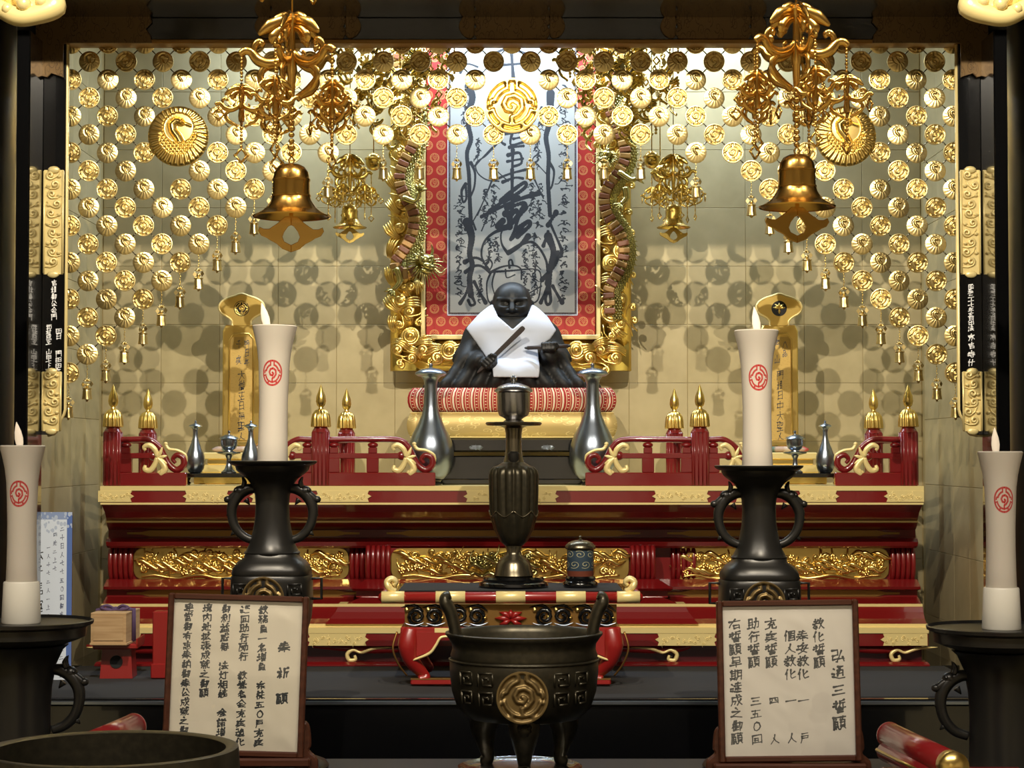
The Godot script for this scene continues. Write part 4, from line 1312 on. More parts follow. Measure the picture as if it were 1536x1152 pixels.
func make_mandala() -> void:
	var lo := fp(585, 556)
	var hi := fp(946, -52)
	var mid := (lo + hi) * 0.5
	var fr := thing("gilt_frame", "massive gilt carved frame of clouds and dragons round the red mounted scroll", "frame", Vector3(mid.x, lo.y, lo.z))
	var w := (hi.x - lo.x) * 0.5
	var h := hi.y - lo.y
	var bw := 0.11
	# rounded ground of the four sides
	for s: float in [-1.0, 1.0]:
		part("side_rail", frame_rail(h, bw), M.gold, fr, Transform3D(Basis(), Vector3(s * (w - bw * 0.5), h * 0.5, 0)))
	part("bottom_rail", frame_rail(w * 2.0 - 0.02, bw), M.gold, fr, Transform3D(Basis(Vector3.BACK, PI / 2), Vector3(0, bw * 0.5, 0.001)))
	part("top_rail", frame_rail(w * 2.0 - 0.02, bw), M.gold, fr, Transform3D(Basis(Vector3.BACK, PI / 2), Vector3(0, h - bw * 0.5, 0.001)))
	for s: float in [-1.0, 1.0]:
		part("inner_edge", box(Vector3(0.014, h - 2 * bw, 0.05), 0.002), M.gold_pale, fr, move(s * (w - bw - 0.007), h * 0.5, 0.0))
	part("inner_edge", box(Vector3(w * 2 - 2 * bw, 0.016, 0.05), 0.002), M.gold_pale, fr, move(0, bw + 0.008, 0.001))
	part("back_board", box(Vector3(w * 2 - 0.06, h - 0.06, 0.05), 0.004), M.gold_old, fr, move(0, h * 0.5, -0.075))
	var clouds := [cloud(1, false), cloud(2, false), cloud(3, false), cloud(4, true)]
	rng.seed = 77
	for s: float in [-1.0, 1.0]:
		var y := bw * 1.1
		var i := 0
		while y < h - 0.03:
			var k := rng.randi() % 4
			var big := rng.randf_range(0.85, 1.15)
			part("cloud_scroll", clouds[k], M.gold, fr, trs(Vector3(s * (w - bw * (0.32 if i % 2 else 0.66)), y, 0.018), Vector3(0, 0, rng.randf_range(-0.8, 0.8) + (PI * 0.5 if i % 2 else -0.4)), Vector3(big * s, big, 1.0)))
			y += 0.043
			i += 1
	var x := -w + 0.03
	var j := 0
	while x < w - 0.02:
		var big := rng.randf_range(0.9, 1.2)
		part("cloud_scroll", clouds[[0, 2, 1, 0, 3][j % 5]], M.gold, fr, trs(Vector3(x, bw * (0.38 if j % 2 else 0.64), 0.019), Vector3(0, 0, rng.randf_range(-0.5, 0.5)), Vector3(big * (1.0 if j % 2 else -1.0), big, 1.0)))
		x += 0.045
		j += 1
	dragon(fr, [[618, 60], [598, 90], [612, 130], [626, 170], [622, 215], [609, 242], [601, 262], [602, 282], [611, 302], [621, 322], [621, 345], [615, 363], [604, 382], [594, 398], [604, 412], [622, 408], [634, 400]], Vector2(638, 398), 0.95, 1.0, 5)
	dragon(fr, [[914, 482], [913, 456], [912, 438], [918, 424], [928, 406], [934, 388], [934, 370], [928, 352], [918, 338], [908, 320], [905, 300], [912, 280], [926, 262], [936, 240], [934, 218], [924, 190], [912, 160], [922, 125], [934, 95], [926, 80]], Vector2(908, 240), 0.72, -1.0, 8)

	var sc := thing("mandala_scroll", "tall calligraphic scroll mounted on red brocade with gold roundels behind the statue", "scroll", Vector3(mid.x, lo.y, lo.z - 0.035))
	var iw := w - bw - 0.016
	part("red_mount", box(Vector3(iw * 2, h - 2 * bw - 0.036, 0.012), 0.002), M.red_brocade, sc, move(0, h * 0.5, 0))
	var pl := fp(675, 468)
	var pr := fp(862, 60)
	var sheet := PlaneMesh.new()
	sheet.orientation = PlaneMesh.FACE_Z
	sheet.size = Vector2(pr.x - pl.x, pr.y - pl.y)
	var c := (pl + pr) * 0.5 - sc.position
	part("paper", sheet, M.mandala_sheet, sc, move(c.x, c.y, 0.0092))
	var border := mat("scroll_border", Color(0.36, 0.33, 0.35), 0.7)
	border.albedo_texture = noise_tex(0.09, Color(0.45, 0.45, 0.5), Color(1.5, 1.4, 1.3), 12, 256, FastNoiseLite.TYPE_CELLULAR)
	tri_map(border, 9.0)
	part("border_strip", box(Vector3(sheet.size.x + 0.016, sheet.size.y + 0.016, 0.003), 0.0), border, sc, move(c.x, c.y, 0.0072))
	for s: float in [-1.0, 1.0]:
		part("white_line", box(Vector3(0.003, sheet.size.y + 0.02, 0.004), 0.0), M.white_cloth, sc, move(c.x + s * (sheet.size.x * 0.5 + 0.009), c.y, 0.0078))
	part("white_line", box(Vector3(sheet.size.x + 0.02, 0.003, 0.004), 0.0), M.white_cloth, sc, move(c.x, c.y - sheet.size.y * 0.5 - 0.009, 0.0078))

func frame_rail(length: float, bw: float) -> ArrayMesh:
	# a cushion-shaped moulding along y
	var st := begin()
	var rows := []
	var n := 14
	for e in [[-0.5, 0.75], [-0.5, 1.0], [0.5, 1.0], [0.5, 0.75]]:
		var row := PackedVector3Array()
		for i in n + 1:
			var a := PI * i / n
			row.append(Vector3(cos(a) * bw * 0.5 * e[1], e[0] * length, sin(a) * 0.03 * e[1] - 0.01))
		row.append(Vector3(-bw * 0.5, e[0] * length, -0.06))
		row.append(Vector3(bw * 0.5, e[0] * length, -0.06))
		row.append(Vector3(bw * 0.5 * e[1], e[0] * length, -0.01))
		rows.append(row)
	add_grid(st, rows)
	return done(st)

func dragon(fr: Node3D, path: Array, head: Vector2, head_s: float, face: float, seed_: int) -> void:
	rng.seed = seed_
	var pts := []
	for p in path:
		pts.append(fp(p[0], p[1], 0.045) - fr.position)
	var line := smooth_path(pts, 7)
	# the scaled back: a tube with overlapping scales
	var st := begin()
	var shifted := []
	for i in line.size():
		var t: Vector3 = (line[mini(i + 1, line.size() - 1)] - line[maxi(i - 1, 0)]).normalized()
		var nrm := Vector3(-t.y, t.x, 0) * face
		shifted.append(line[i] + nrm * 0.019 - Vector3(0, 0, 0.014))
	add_tube(st, shifted, [0.008, 0.017, 0.021, 0.022, 0.022, 0.022, 0.021, 0.02, 0.018], 10)
	for i in range(1, shifted.size() - 1, 1):
		var t: Vector3 = (shifted[i + 1] - shifted[i - 1]).normalized()
		var nrm := Vector3(-t.y, t.x, 0) * face
		for k in 4:
			var a := -0.35 + k * 0.55 + (0.27 if i % 2 else 0.0)
			var q: Vector3 = shifted[i] + (nrm * sin(a) + Vector3.BACK * cos(a)) * 0.0215
			add_ball(st, q, Vector3(0.0052, 0.0052, 0.0034), 6)
		if i % 2 == 0:
			add_tube(st, [shifted[i] + nrm * 0.02, shifted[i] + nrm * 0.032 - t * 0.012], [0.004, 0.0008], 5)
	var body := part("dragon_body", done(st), M.green_gold, fr)
	# plates along the belly
	var pm := box(Vector3(0.04, 0.0203, 0.018), 0.0035)
	var run := 0.0
	var count := 0
	for i in range(2, line.size() - 3):
		run += line[i].distance_to(line[i - 1])
		if run >= 0.0205:
			run = 0.0
			var t: Vector3 = (line[i + 1] - line[i - 1]).normalized()
			var ang := atan2(t.y, t.x) - PI / 2
			count += 1
			part("belly_plate", pm, M.belly if count % 2 else M.belly_gold, body, Transform3D(Basis(Vector3.BACK, ang), line[i] + Vector3(0, 0, 0.008)))
	# head: skull, muzzle, jaws, horns, brow, whiskers, mane
	var hp := fp(head.x, head.y, 0.075) - fr.position
	st = begin()
	var u := head_s
	add_ball(st, Vector3(0, 0.012, 0.0) * u, Vector3(0.03, 0.026, 0.03) * u, 14)
	add_ball(st, Vector3(0.018 * face, -0.006, 0.02) * u, Vector3(0.024, 0.014, 0.02) * u, 12)
	add_ball(st, Vector3(0.014 * face, -0.026, 0.014) * u, Vector3(0.02, 0.008, 0.016) * u, 12)
	for e: float in [-1.0, 1.0]:
		add_ball(st, Vector3(0.006 * face + 0.013 * e, 0.014, 0.024) * u, Vector3(0.007, 0.007, 0.007) * u, 8)
		add_tube(st, smooth_path(pv([[0.012 * e, 0.024, 0.022], [0.02 * e, 0.03, 0.02], [0.03 * e, 0.026, 0.014]], u), 4), [0.004 * u, 0.006 * u, 0.002 * u], 6)
		add_tube(st, smooth_path(pv([[0.014 * e, 0.03, 0.0], [0.022 * e - 0.01 * face, 0.055, -0.006], [0.03 * e - 0.03 * face, 0.075, 0.0]], u), 4), [0.006 * u, 0.005 * u, 0.001 * u], 6)
		add_ball(st, Vector3(0.03 * face + 0.008 * e, -0.002, 0.034) * u, Vector3(0.006, 0.005, 0.005) * u, 8)
		add_tube(st, smooth_path(pv([[0.03 * face + 0.01 * e, -0.006, 0.03], [0.05 * face + 0.02 * e, -0.016, 0.034], [0.06 * face + 0.025 * e, 0.01, 0.03]], u), 4), [0.003 * u, 0.0025 * u, 0.001 * u], 5)
	for k in 5:
		add_tube(st, pv([[(0.006 + 0.006 * k) * face, -0.014, 0.03], [(0.006 + 0.006 * k) * face, -0.022, 0.031]], u), [0.002 * u, 0.0006 * u], 5)
	part("dragon_head", done(st), M.green_gold, body, Transform3D(Basis(Vector3.BACK, -0.35 * face), hp))
	st = begin()
	for k in 26:
		var a := PI * (0.15 + 1.7 * k / 26.0) + (PI * 0.5 if face > 0 else -PI * 0.5)
		var l := rng.randf_range(0.03, 0.058) * u
		var d := Vector3(cos(a), sin(a), 0)
		add_tube(st, smooth_path([d * 0.018 * u, d * (0.018 * u + l * 0.5) + Vector3(0, -0.006, 0.012), d * (0.018 * u + l) + Vector3(0, -0.014, 0.004)], 3), [0.004 * u, 0.0035 * u, 0.0006], 5)
	part("dragon_mane", done(st), M.green_gold, body, Transform3D(Basis(), hp + Vector3(0, 0, -0.012)))
	# two clawed legs
	for leg in ([[[596, 405], [602, 424], [592, 438]], [[606, 300], [624, 306], [630, 292]]] if face > 0 else [[[926, 262], [944, 274], [952, 272]], [[936, 285], [938, 300], [930, 310]]]):
		st = begin()
		var lp := []
		for q in leg:
			lp.append(fp(q[0], q[1], 0.075) - fr.position)
		add_tube(st, smooth_path(lp, 4), [0.012, 0.011, 0.008], 8)
		var d: Vector3 = (lp[2] - lp[1]).normalized()
		for k in 4:
			var a := atan2(d.y, d.x) + (k - 1.5) * 0.55
			var e := Vector3(cos(a), sin(a), 0)
			add_tube(st, smooth_path([lp[2], lp[2] + e * 0.02 + Vector3(0, 0, 0.01), lp[2] + e * 0.034 - Vector3(0, 0, 0.002)], 3), [0.0055, 0.005, 0.0008], 6)
		part("dragon_claw", done(st), M.green_gold, body)

# ---------------------------------------------------------------- the seated statue
func cap(p: Vector3, a: Vector3, b: Vector3, ra: float, rb: float) -> float:
	var ab := b - a
	var t := clampf((p - a).dot(ab) / ab.length_squared(), 0.0, 1.0)
	return (p - a - ab * t).length() - lerpf(ra, rb, t)

func smin(a: float, b: float, k: float) -> float:
	var h := maxf(k - absf(a - b), 0.0) / k
	return minf(a, b) - h * h * k * 0.25

func ell(p: Vector3, c: Vector3, r: Vector3) -> float:
	var q := (p - c) / r
	return (q.length() - 1.0) * minf(r.x, minf(r.y, r.z))

func trunk(p: Vector3) -> float:
	var d := cap(p, Vector3(0, 0.06, -0.01), Vector3(0, 0.19, -0.005), 0.108, 0.085)
	d = smin(d, cap(p, Vector3(-0.088, 0.185, -0.01), Vector3(0.088, 0.185, -0.01), 0.046, 0.046), 0.04)
	d = smin(d, cap(p, Vector3(0, 0.245, -0.012), Vector3(-0.08, 0.2, -0.012), 0.042, 0.04), 0.03)
	d = smin(d, cap(p, Vector3(0, 0.245, -0.012), Vector3(0.08, 0.2, -0.012), 0.042, 0.04), 0.03)
	return d

func lap(p: Vector3) -> float:
	var d := cap(p, Vector3(-0.16, 0.036, 0.06), Vector3(0.03, 0.045, 0.1), 0.04, 0.034)
	d = smin(d, cap(p, Vector3(0.16, 0.036, 0.06), Vector3(-0.03, 0.035, 0.09), 0.04, 0.034), 0.03)
	return d

func robe(p: Vector3) -> float:
	var d := trunk(p)
	d = smin(d, lap(p), 0.035)
	# the two sleeves, elbow out, hand in front
	d = smin(d, cap(p, Vector3(-0.112, 0.175, 0.0), Vector3(-0.135, 0.095, 0.03), 0.036, 0.038), 0.03)
	d = smin(d, cap(p, Vector3(-0.135, 0.095, 0.03), Vector3(-0.09, 0.084, 0.105), 0.038, 0.027), 0.025)
	d = smin(d, cap(p, Vector3(0.112, 0.175, 0.0), Vector3(0.136, 0.095, 0.03), 0.036, 0.038), 0.03)
	d = smin(d, cap(p, Vector3(0.136, 0.095, 0.03), Vector3(0.112, 0.112, 0.095), 0.036, 0.026), 0.025)
	# sleeve ends and skirts spreading over the cushion
	d = smin(d, cap(p, Vector3(-0.135, 0.07, 0.04), Vector3(-0.205, 0.014, 0.05), 0.03, 0.014), 0.03)
	d = smin(d, cap(p, Vector3(0.135, 0.07, 0.04), Vector3(0.205, 0.014, 0.05), 0.03, 0.014), 0.03)
	d = smin(d, cap(p, Vector3(-0.25, 0.01, 0.02), Vector3(0.25, 0.01, 0.02), 0.016, 0.016), 0.03)
	d = smin(d, cap(p, Vector3(-0.2, 0.012, 0.1), Vector3(0.2, 0.012, 0.1), 0.018, 0.018), 0.03)
	# carved folds
	if d < 0.03:
		var f := 1.0 - 2.0 * absf(sin(absf(p.x) * 62.0 + p.y * 52.0 + sin(p.y * 26.0 + p.z * 18.0) * 1.1))
		d += 0.007 * f * clampf((0.2 - p.y) * 8.0, 0.0, 1.0)
	return maxf(d, -p.y)

func face(p: Vector3) -> float:
	var q := Vector3(absf(p.x), p.y, p.z)
	var d := ell(p, Vector3(0, 0.304, -0.004), Vector3(0.057, 0.058, 0.064))
	d = smin(d, ell(p, Vector3(0, 0.266, 0.01), Vector3(0.053, 0.05, 0.052)), 0.03)
	d = smin(d, ell(q, Vector3(0.026, 0.262, 0.038), Vector3(0.024, 0.026, 0.022)), 0.02)
	d = smin(d, ell(p, Vector3(0, 0.229, 0.044), Vector3(0.021, 0.015, 0.018)), 0.018)
	# eye hollows, brow, lids, nose, lips, ears, neck
	d = -smin(-d, ell(q, Vector3(0.023, 0.285, 0.064), Vector3(0.018, 0.0095, 0.014)), 0.005)
	d = smin(d, ell(q, Vector3(0.0225, 0.284, 0.05), Vector3(0.0135, 0.0075, 0.0085)), 0.003)
	d = smin(d, cap(q, Vector3(0.006, 0.2965, 0.0615), Vector3(0.044, 0.301, 0.044), 0.005, 0.0038), 0.005)
	d = smin(d, cap(p, Vector3(0, 0.293, 0.06), Vector3(0, 0.263, 0.0745), 0.0055, 0.0095), 0.005)
	d = smin(d, ell(q, Vector3(0.0115, 0.2605, 0.065), Vector3(0.007, 0.006, 0.007)), 0.004)
	d = smin(d, ell(q, Vector3(0.006, 0.2445, 0.0605), Vector3(0.0165, 0.0042, 0.0085)), 0.003)
	d = smin(d, ell(p, Vector3(0, 0.2375, 0.0595), Vector3(0.0145, 0.005, 0.0085)), 0.003)
	d = -smin(-d, ell(p, Vector3(0, 0.2412, 0.067), Vector3(0.022, 0.002, 0.008)), 0.002)
	d = smin(d, cap(q, Vector3(0.059, 0.292, -0.008), Vector3(0.055, 0.246, 0.002), 0.009, 0.0105), 0.004)
	d = smin(d, cap(p, Vector3(0, 0.25, 0.0), Vector3(0, 0.19, 0.005), 0.042, 0.046), 0.012)
	return d

func shawl(p: Vector3) -> float:
	var s := minf(trunk(p), lap(p)) - 0.012 - 0.0022 * sin(p.x * 70.0 + p.y * 45.0) * clampf((0.2 - p.y) * 9.0, 0.0, 1.0)
	var d := absf(s) - 0.0055
	if d > 0.03:
		return d
	var q := Vector2(p.x, p.y)
	var m := 9.0
	var n := SHAWL.size()
	var inside := Geometry2D.is_point_in_polygon(q, SHAWL)
	for i in n:
		m = minf(m, q.distance_to(Geometry2D.get_closest_point_to_segment(q, SHAWL[i], SHAWL[(i + 1) % n])))
	var out := -m if inside else m
	if p.z < -0.01 and p.y < 0.15:
		out = maxf(out, 0.15 - p.y)
	return maxf(d, out)

var SHAWL := PackedVector2Array([Vector2(-0.06, 0.292), Vector2(-0.1, 0.253), Vector2(-0.139, 0.203), Vector2(-0.108, 0.155), Vector2(-0.077, 0.103), Vector2(-0.05, 0.08), Vector2(-0.058, 0.065), Vector2(-0.056, 0.036),
	Vector2(0.08, 0.034), Vector2(0.083, 0.07), Vector2(0.076, 0.137), Vector2(0.115, 0.166), Vector2(0.134, 0.197), Vector2(0.108, 0.243), Vector2(0.063, 0.292), Vector2(0.045, 0.24), Vector2(0.002, 0.196), Vector2(-0.042, 0.24)])

func fist(p: Vector3, at: Vector3, along: Vector3, front: Vector3) -> float:
	# palm behind the stick, four bent fingers over it, thumb across
	p = at + (p - at) / 1.25
	var side := front.cross(along).normalized()
	var d := ell(p, at - front * 0.006 - side * 0.004, Vector3(0.019, 0.017, 0.014))
	for k in 4:
		var c: Vector3 = at + along * (-0.0125 + 0.0083 * k)
		var r := 0.0049 if k in [1, 2] else 0.0045
		d = smin(d, cap(p, c - side * 0.012, c - side * 0.006 + front * 0.013, r, r), 0.002)
		d = smin(d, cap(p, c - side * 0.006 + front * 0.013, c + side * 0.008 + front * 0.012, r, r * 0.95), 0.002)
		d = smin(d, cap(p, c + side * 0.008 + front * 0.012, c + side * 0.011 + front * 0.001, r * 0.95, r * 0.8), 0.002)
	d = smin(d, cap(p, at + along * 0.016 - side * 0.006, at + along * 0.021 + front * 0.01, 0.006, 0.0055), 0.003)
	d = smin(d, cap(p, at + along * 0.021 + front * 0.01, at + along * 0.018 + front * 0.015 + side * 0.008, 0.0055, 0.0045), 0.003)
	return d * 1.25

func nets(field: Callable, lo: Vector3, hi: Vector3, cell: float) -> ArrayMesh:
	# surface nets: one vertex in each cell the surface crosses, one quad round each crossed edge
	var n := Vector3i(((hi - lo) / cell).ceil()) + Vector3i.ONE
	var f := PackedFloat32Array()
	f.resize(n.x * n.y * n.z)
	var sx := 1
	var sy := n.x
	var sz := n.x * n.y
	# coarse pass: skip blocks far from the surface
	var step := 3
	f.fill(1.0)
	for z in range(0, n.z, step):
		for y in range(0, n.y, step):
			for x in range(0, n.x, step):
				var c := lo + Vector3(x + 1, y + 1, z + 1) * cell
				var v: float = field.call(c)
				var near := absf(v) < cell * 4.5
				for dz in mini(step, n.z - z):
					for dy in mini(step, n.y - y):
						for dx in mini(step, n.x - x):
							f[(x + dx) + (y + dy) * sy + (z + dz) * sz] = field.call(lo + Vector3(x + dx, y + dy, z + dz) * cell) if near else v
	var vert := PackedVector3Array()
	var index := {}
	var corner := [0, sx, sy, sx + sy, sz, sx + sz, sy + sz, sx + sy + sz]
	var off := [Vector3(0, 0, 0), Vector3(1, 0, 0), Vector3(0, 1, 0), Vector3(1, 1, 0), Vector3(0, 0, 1), Vector3(1, 0, 1), Vector3(0, 1, 1), Vector3(1, 1, 1)]
	var edges := [[0, 1], [2, 3], [4, 5], [6, 7], [0, 2], [1, 3], [4, 6], [5, 7], [0, 4], [1, 5], [2, 6], [3, 7]]
	for z in n.z - 1:
		for y in n.y - 1:
			var base := y * sy + z * sz
			for x in n.x - 1:
				var b := base + x
				var neg := 0
				for k in 8:
					if f[b + corner[k]] < 0.0:
						neg += 1
				if neg == 0 or neg == 8:
					continue
				var sum := Vector3.ZERO
				var cnt := 0
				for e in edges:
					var a: float = f[b + corner[e[0]]]
					var c: float = f[b + corner[e[1]]]
					if (a < 0.0) != (c < 0.0):
						sum += off[e[0]].lerp(off[e[1]], a / (a - c))
						cnt += 1
				index[b] = vert.size()
				vert.append(lo + (Vector3(x, y, z) + sum / cnt) * cell)
	var st := begin()
	for v in vert:
		st.set_smooth_group(0)
		st.add_vertex(v)
	for b in index:
		for ax in 3:
			var s1: int = [sx, sy, sz][ax]
			var s2: int = [sy, sz, sx][ax]
			var s3: int = [sz, sx, sy][ax]
			# edge from corner (b) along s1; its four cells lie at b, b-s2, b-s3, b-s2-s3
			if b - s2 - s3 < 0 or b + s1 >= f.size():
				continue
			var a := f[b] < 0.0
			if a == (f[b + s1] < 0.0):
				continue
			if not (index.has(b - s2) and index.has(b - s3) and index.has(b - s2 - s3)):
				continue
			var q := [index[b], index[b - s2], index[b - s2 - s3], index[b - s3]]
			for k in ([0, 2, 1, 0, 3, 2] if not a else [0, 1, 2, 0, 2, 3]):
				st.add_index(q[k])
	st.deindex()
	return done(st)

func make_statue(at: Vector3) -> void:
	var o := thing("monk_statue", "dark wooden seated monk statue on striped cushion, draped with a white cloth", "statue", at)
	var grow := Vector3(1.13, 1.02, 1.05)
	o.scale = grow
	var rh := Vector3(-0.07, 0.086, 0.135)
	var lh := Vector3(0.108, 0.136, 0.118)
	var a1 := Vector3(0.62, 0.6, 0.12).normalized()
	var a2 := Vector3(1.0, 0.05, 0.0).normalized()
	var body := part("body", nets(robe, Vector3(-0.285, -0.006, -0.14), Vector3(0.285, 0.265, 0.165), 0.0062), M.statue_robe, o)
	part("head", nets(face, Vector3(-0.075, 0.185, -0.078), Vector3(0.075, 0.37, 0.088), 0.0031), M.statue_black, o)
	part("hand", nets(fist.bind(rh, a1, Vector3(0, 0, 1)), rh - Vector3.ONE * 0.042, rh + Vector3.ONE * 0.042, 0.0027), M.statue_black, o)
	part("hand", nets(fist.bind(lh, a2, Vector3(0, 0, 1)), lh - Vector3.ONE * 0.042, lh + Vector3.ONE * 0.042, 0.0027), M.statue_black, o)
	part("wrist", tube([Vector3(-0.1, 0.082, 0.1), rh - Vector3(0.004, 0.002, 0.008)], [0.017, 0.013], 12), M.statue_black, o)
	part("wrist", tube([Vector3(0.115, 0.108, 0.09), lh - Vector3(-0.002, 0.008, 0.008)], [0.018, 0.014], 12), M.statue_black, o)
	var cloth := thing("white_stole", "white cloth draped over the shoulders and lap of the dark statue", "cloth", at)
	cloth.scale = grow
	part("cloth", nets(shawl, Vector3(-0.15, 0.02, -0.09), Vector3(0.15, 0.31, 0.16), 0.0042), M.white_cloth, cloth)
	var baton := thing("ritual_baton", "flat dark wooden baton slanting up from the statue's fist", "baton", at + rh * grow + a1 * 0.038)
	baton.scale = Vector3(1.08, 1.08, 1.08)
	var bb := Basis(a1.cross(Vector3(0, 0, 1)).normalized(), a1, Vector3(0, 0, 1))
	var st := begin()
	add_plate(st, outline([[-0.005, -0.07], [0.005, -0.07], [0.0075, 0.06], [0.008, 0.112], [0.003, 0.12], [-0.003, 0.12], [-0.008, 0.112], [-0.0075, 0.06]], 1.0, 3), 0.006, 0.0015)
	part("blade", done(st), M.stick_wood, baton, Transform3D(bb, Vector3(0, 0, 0.004)))
	var scroll := thing("held_scroll", "dark rolled scroll held level in the statue's other fist", "scroll", at + lh * grow + Vector3(-0.004, 0, 0.004))
	scroll.scale = Vector3(1.08, 1.08, 1.08)
	part("roll", tube([-a2 * 0.062, a2 * 0.066], [0.0062], 14), M.stick_wood, scroll)
	for s: float in [-1.0, 1.0]:
		part("roll_end", lathe([[0, -0.002], [0.0035, -0.002], [0.0045, 0.003], [0.002, 0.008], [0, 0.009]], 1.0, 10), M.statue_black, scroll, Transform3D(Basis(Vector3.BACK, -PI / 2 * s), a2 * (0.066 if s > 0 else -0.062)))

# ---------------------------------------------------------------- the tiered red altar platform
const PZ := 6.45       # its front edge stands this far from the eye
const PU := 0.00215
const DAIS := 0.72
var top_y := 0.0

func py(row: float) -> float:
	return spot(768, row, PZ).y

func carving(w: float, h: float, seed_: int, n: int) -> ArrayMesh:
	# high relief of scrolls, leaves and blossoms
	rng.seed = seed_
	var st := begin()
	for i in n:
		var x := -w * 0.47 + w * 0.94 * (i + rng.randf()) / n
		var y := rng.randf_range(-0.3, 0.3) * h
		match i % 4:
			0: add_scroll(st, Vector3(x, y - 0.008, 0.006), rng.randf_range(0.009, 0.014), 1.4, rng.randf_range(-2, 2), 1.0, 0.006, 2.0)
			1: add_scroll(st, Vector3(x, y, 0.008), rng.randf_range(0.007, 0.011), 1.2, rng.randf_range(-2, 2), -1.0, 0.0056, 2.4)
			2:
				for k in 5:
					var a := k * TAU / 5.0 + rng.randf()
					add_ball(st, Vector3(x + cos(a) * 0.008, y + sin(a) * 0.008, 0.01), Vector3(0.0055, 0.0055, 0.005), 6)
				add_ball(st, Vector3(x, y, 0.014), Vector3(0.005, 0.005, 0.005), 6)
			3:
				var d := rng.randf_range(-1, 1)
				add_tube(st, smooth_path([Vector3(x - 0.04, y - 0.012 * d, 0.002), Vector3(x - 0.012, y + 0.01, 0.012), Vector3(x + 0.015, y - 0.004, 0.012), Vector3(x + 0.042, y + 0.012 * d, 0.002)], 4), [0.001, 0.0085, 0.008, 0.001], 6)
	# a rolling foot along the bottom
	var foot := []
	for i in 17:
		foot.append(Vector3(-w * 0.46 + w * 0.92 * i / 16.0, -h * 0.42 + 0.006 * sin(i * 1.7), 0.008 + 0.004 * cos(i * 1.1)))
	add_tube(st, smooth_path(foot, 3), [0.003, 0.008, 0.009, 0.008, 0.003], 7)
	return done(st)

func round_plate(w: float, h: float, r: float, thick: float) -> ArrayMesh:
	var p := PackedVector2Array()
	for c in [[1, 1, 0], [-1, 1, 1], [-1, -1, 2], [1, -1, 3]]:
		for k in 5:
			var a: float = (c[2] + k / 4.0) * PI / 2
			p.append(Vector2(c[0] * (w * 0.5 - r) + cos(a) * r, c[1] * (h * 0.5 - r) + sin(a) * r))
	return plate(p, thick, thick * 0.2)

func fitting_plate(w: float, h: float, ends: int) -> ArrayMesh:
	# gilt sheet with bracketed ends: 0 both pointed, -1 or 1 square at that end
	var p := PackedVector2Array()
	var hw := w * 0.5
	var hh := h * 0.5
	if ends == 1:
		p.append_array([Vector2(hw, -hh), Vector2(hw, hh)])
	else:
		p.append_array([Vector2(hw - 0.008, -hh), Vector2(hw - 0.012, -hh * 0.4), Vector2(hw, 0), Vector2(hw - 0.012, hh * 0.4), Vector2(hw - 0.008, hh)])
	if ends == -1:
		p.append_array([Vector2(-hw, hh), Vector2(-hw, -hh)])
	else:
		p.append_array([Vector2(-hw + 0.008, hh), Vector2(-hw + 0.012, hh * 0.4), Vector2(-hw, 0), Vector2(-hw + 0.012, -hh * 0.4), Vector2(-hw + 0.008, -hh)])
	var st := begin()
	add_plate(st, p, 0.004, 0.0008)
	rng.seed = int(w * 10000)
	for i in int(w / 0.011):
		add_scroll(st, Vector3(-hw * 0.82 + w * 0.82 * (i + 0.5) / int(w / 0.011), rng.randf_range(-0.25, 0.25) * h - 0.003, 0.002), 0.005, 1.2, rng.randf_range(-2, 2), 1.0 if i % 2 else -1.0, 0.0016)
	return done(st)

func layer(o: Node3D, called: String, rows: Array, m: Material) -> void:
	# rows of [half width seen, row, how far forward of the top edge], from the bottom up; the back stays put
	var st := begin()
	st.set_smooth_group(-1)
	var rings := []
	for r in rows:
		var z: float = EYE.z - PZ + r[2]
		var x: float = r[0] * (PZ - r[2]) / FOCAL
		var y := spot(768, r[1], PZ - r[2]).y if r[1] > 0 else DAIS
		rings.append(PackedVector3Array([Vector3(x, y, -1.15), Vector3(x, y, z), Vector3(-x, y, z), Vector3(-x, y, -1.15), Vector3(x, y, -1.15)]))
	rings.push_front(_point_ring(Vector3(0, rings[0][0].y, -0.8), 4))
	rings.append(_point_ring(Vector3(0, rings[-1][0].y, -0.8), 4))
	add_grid(st, rings)
	part(called, done(st), m, o)

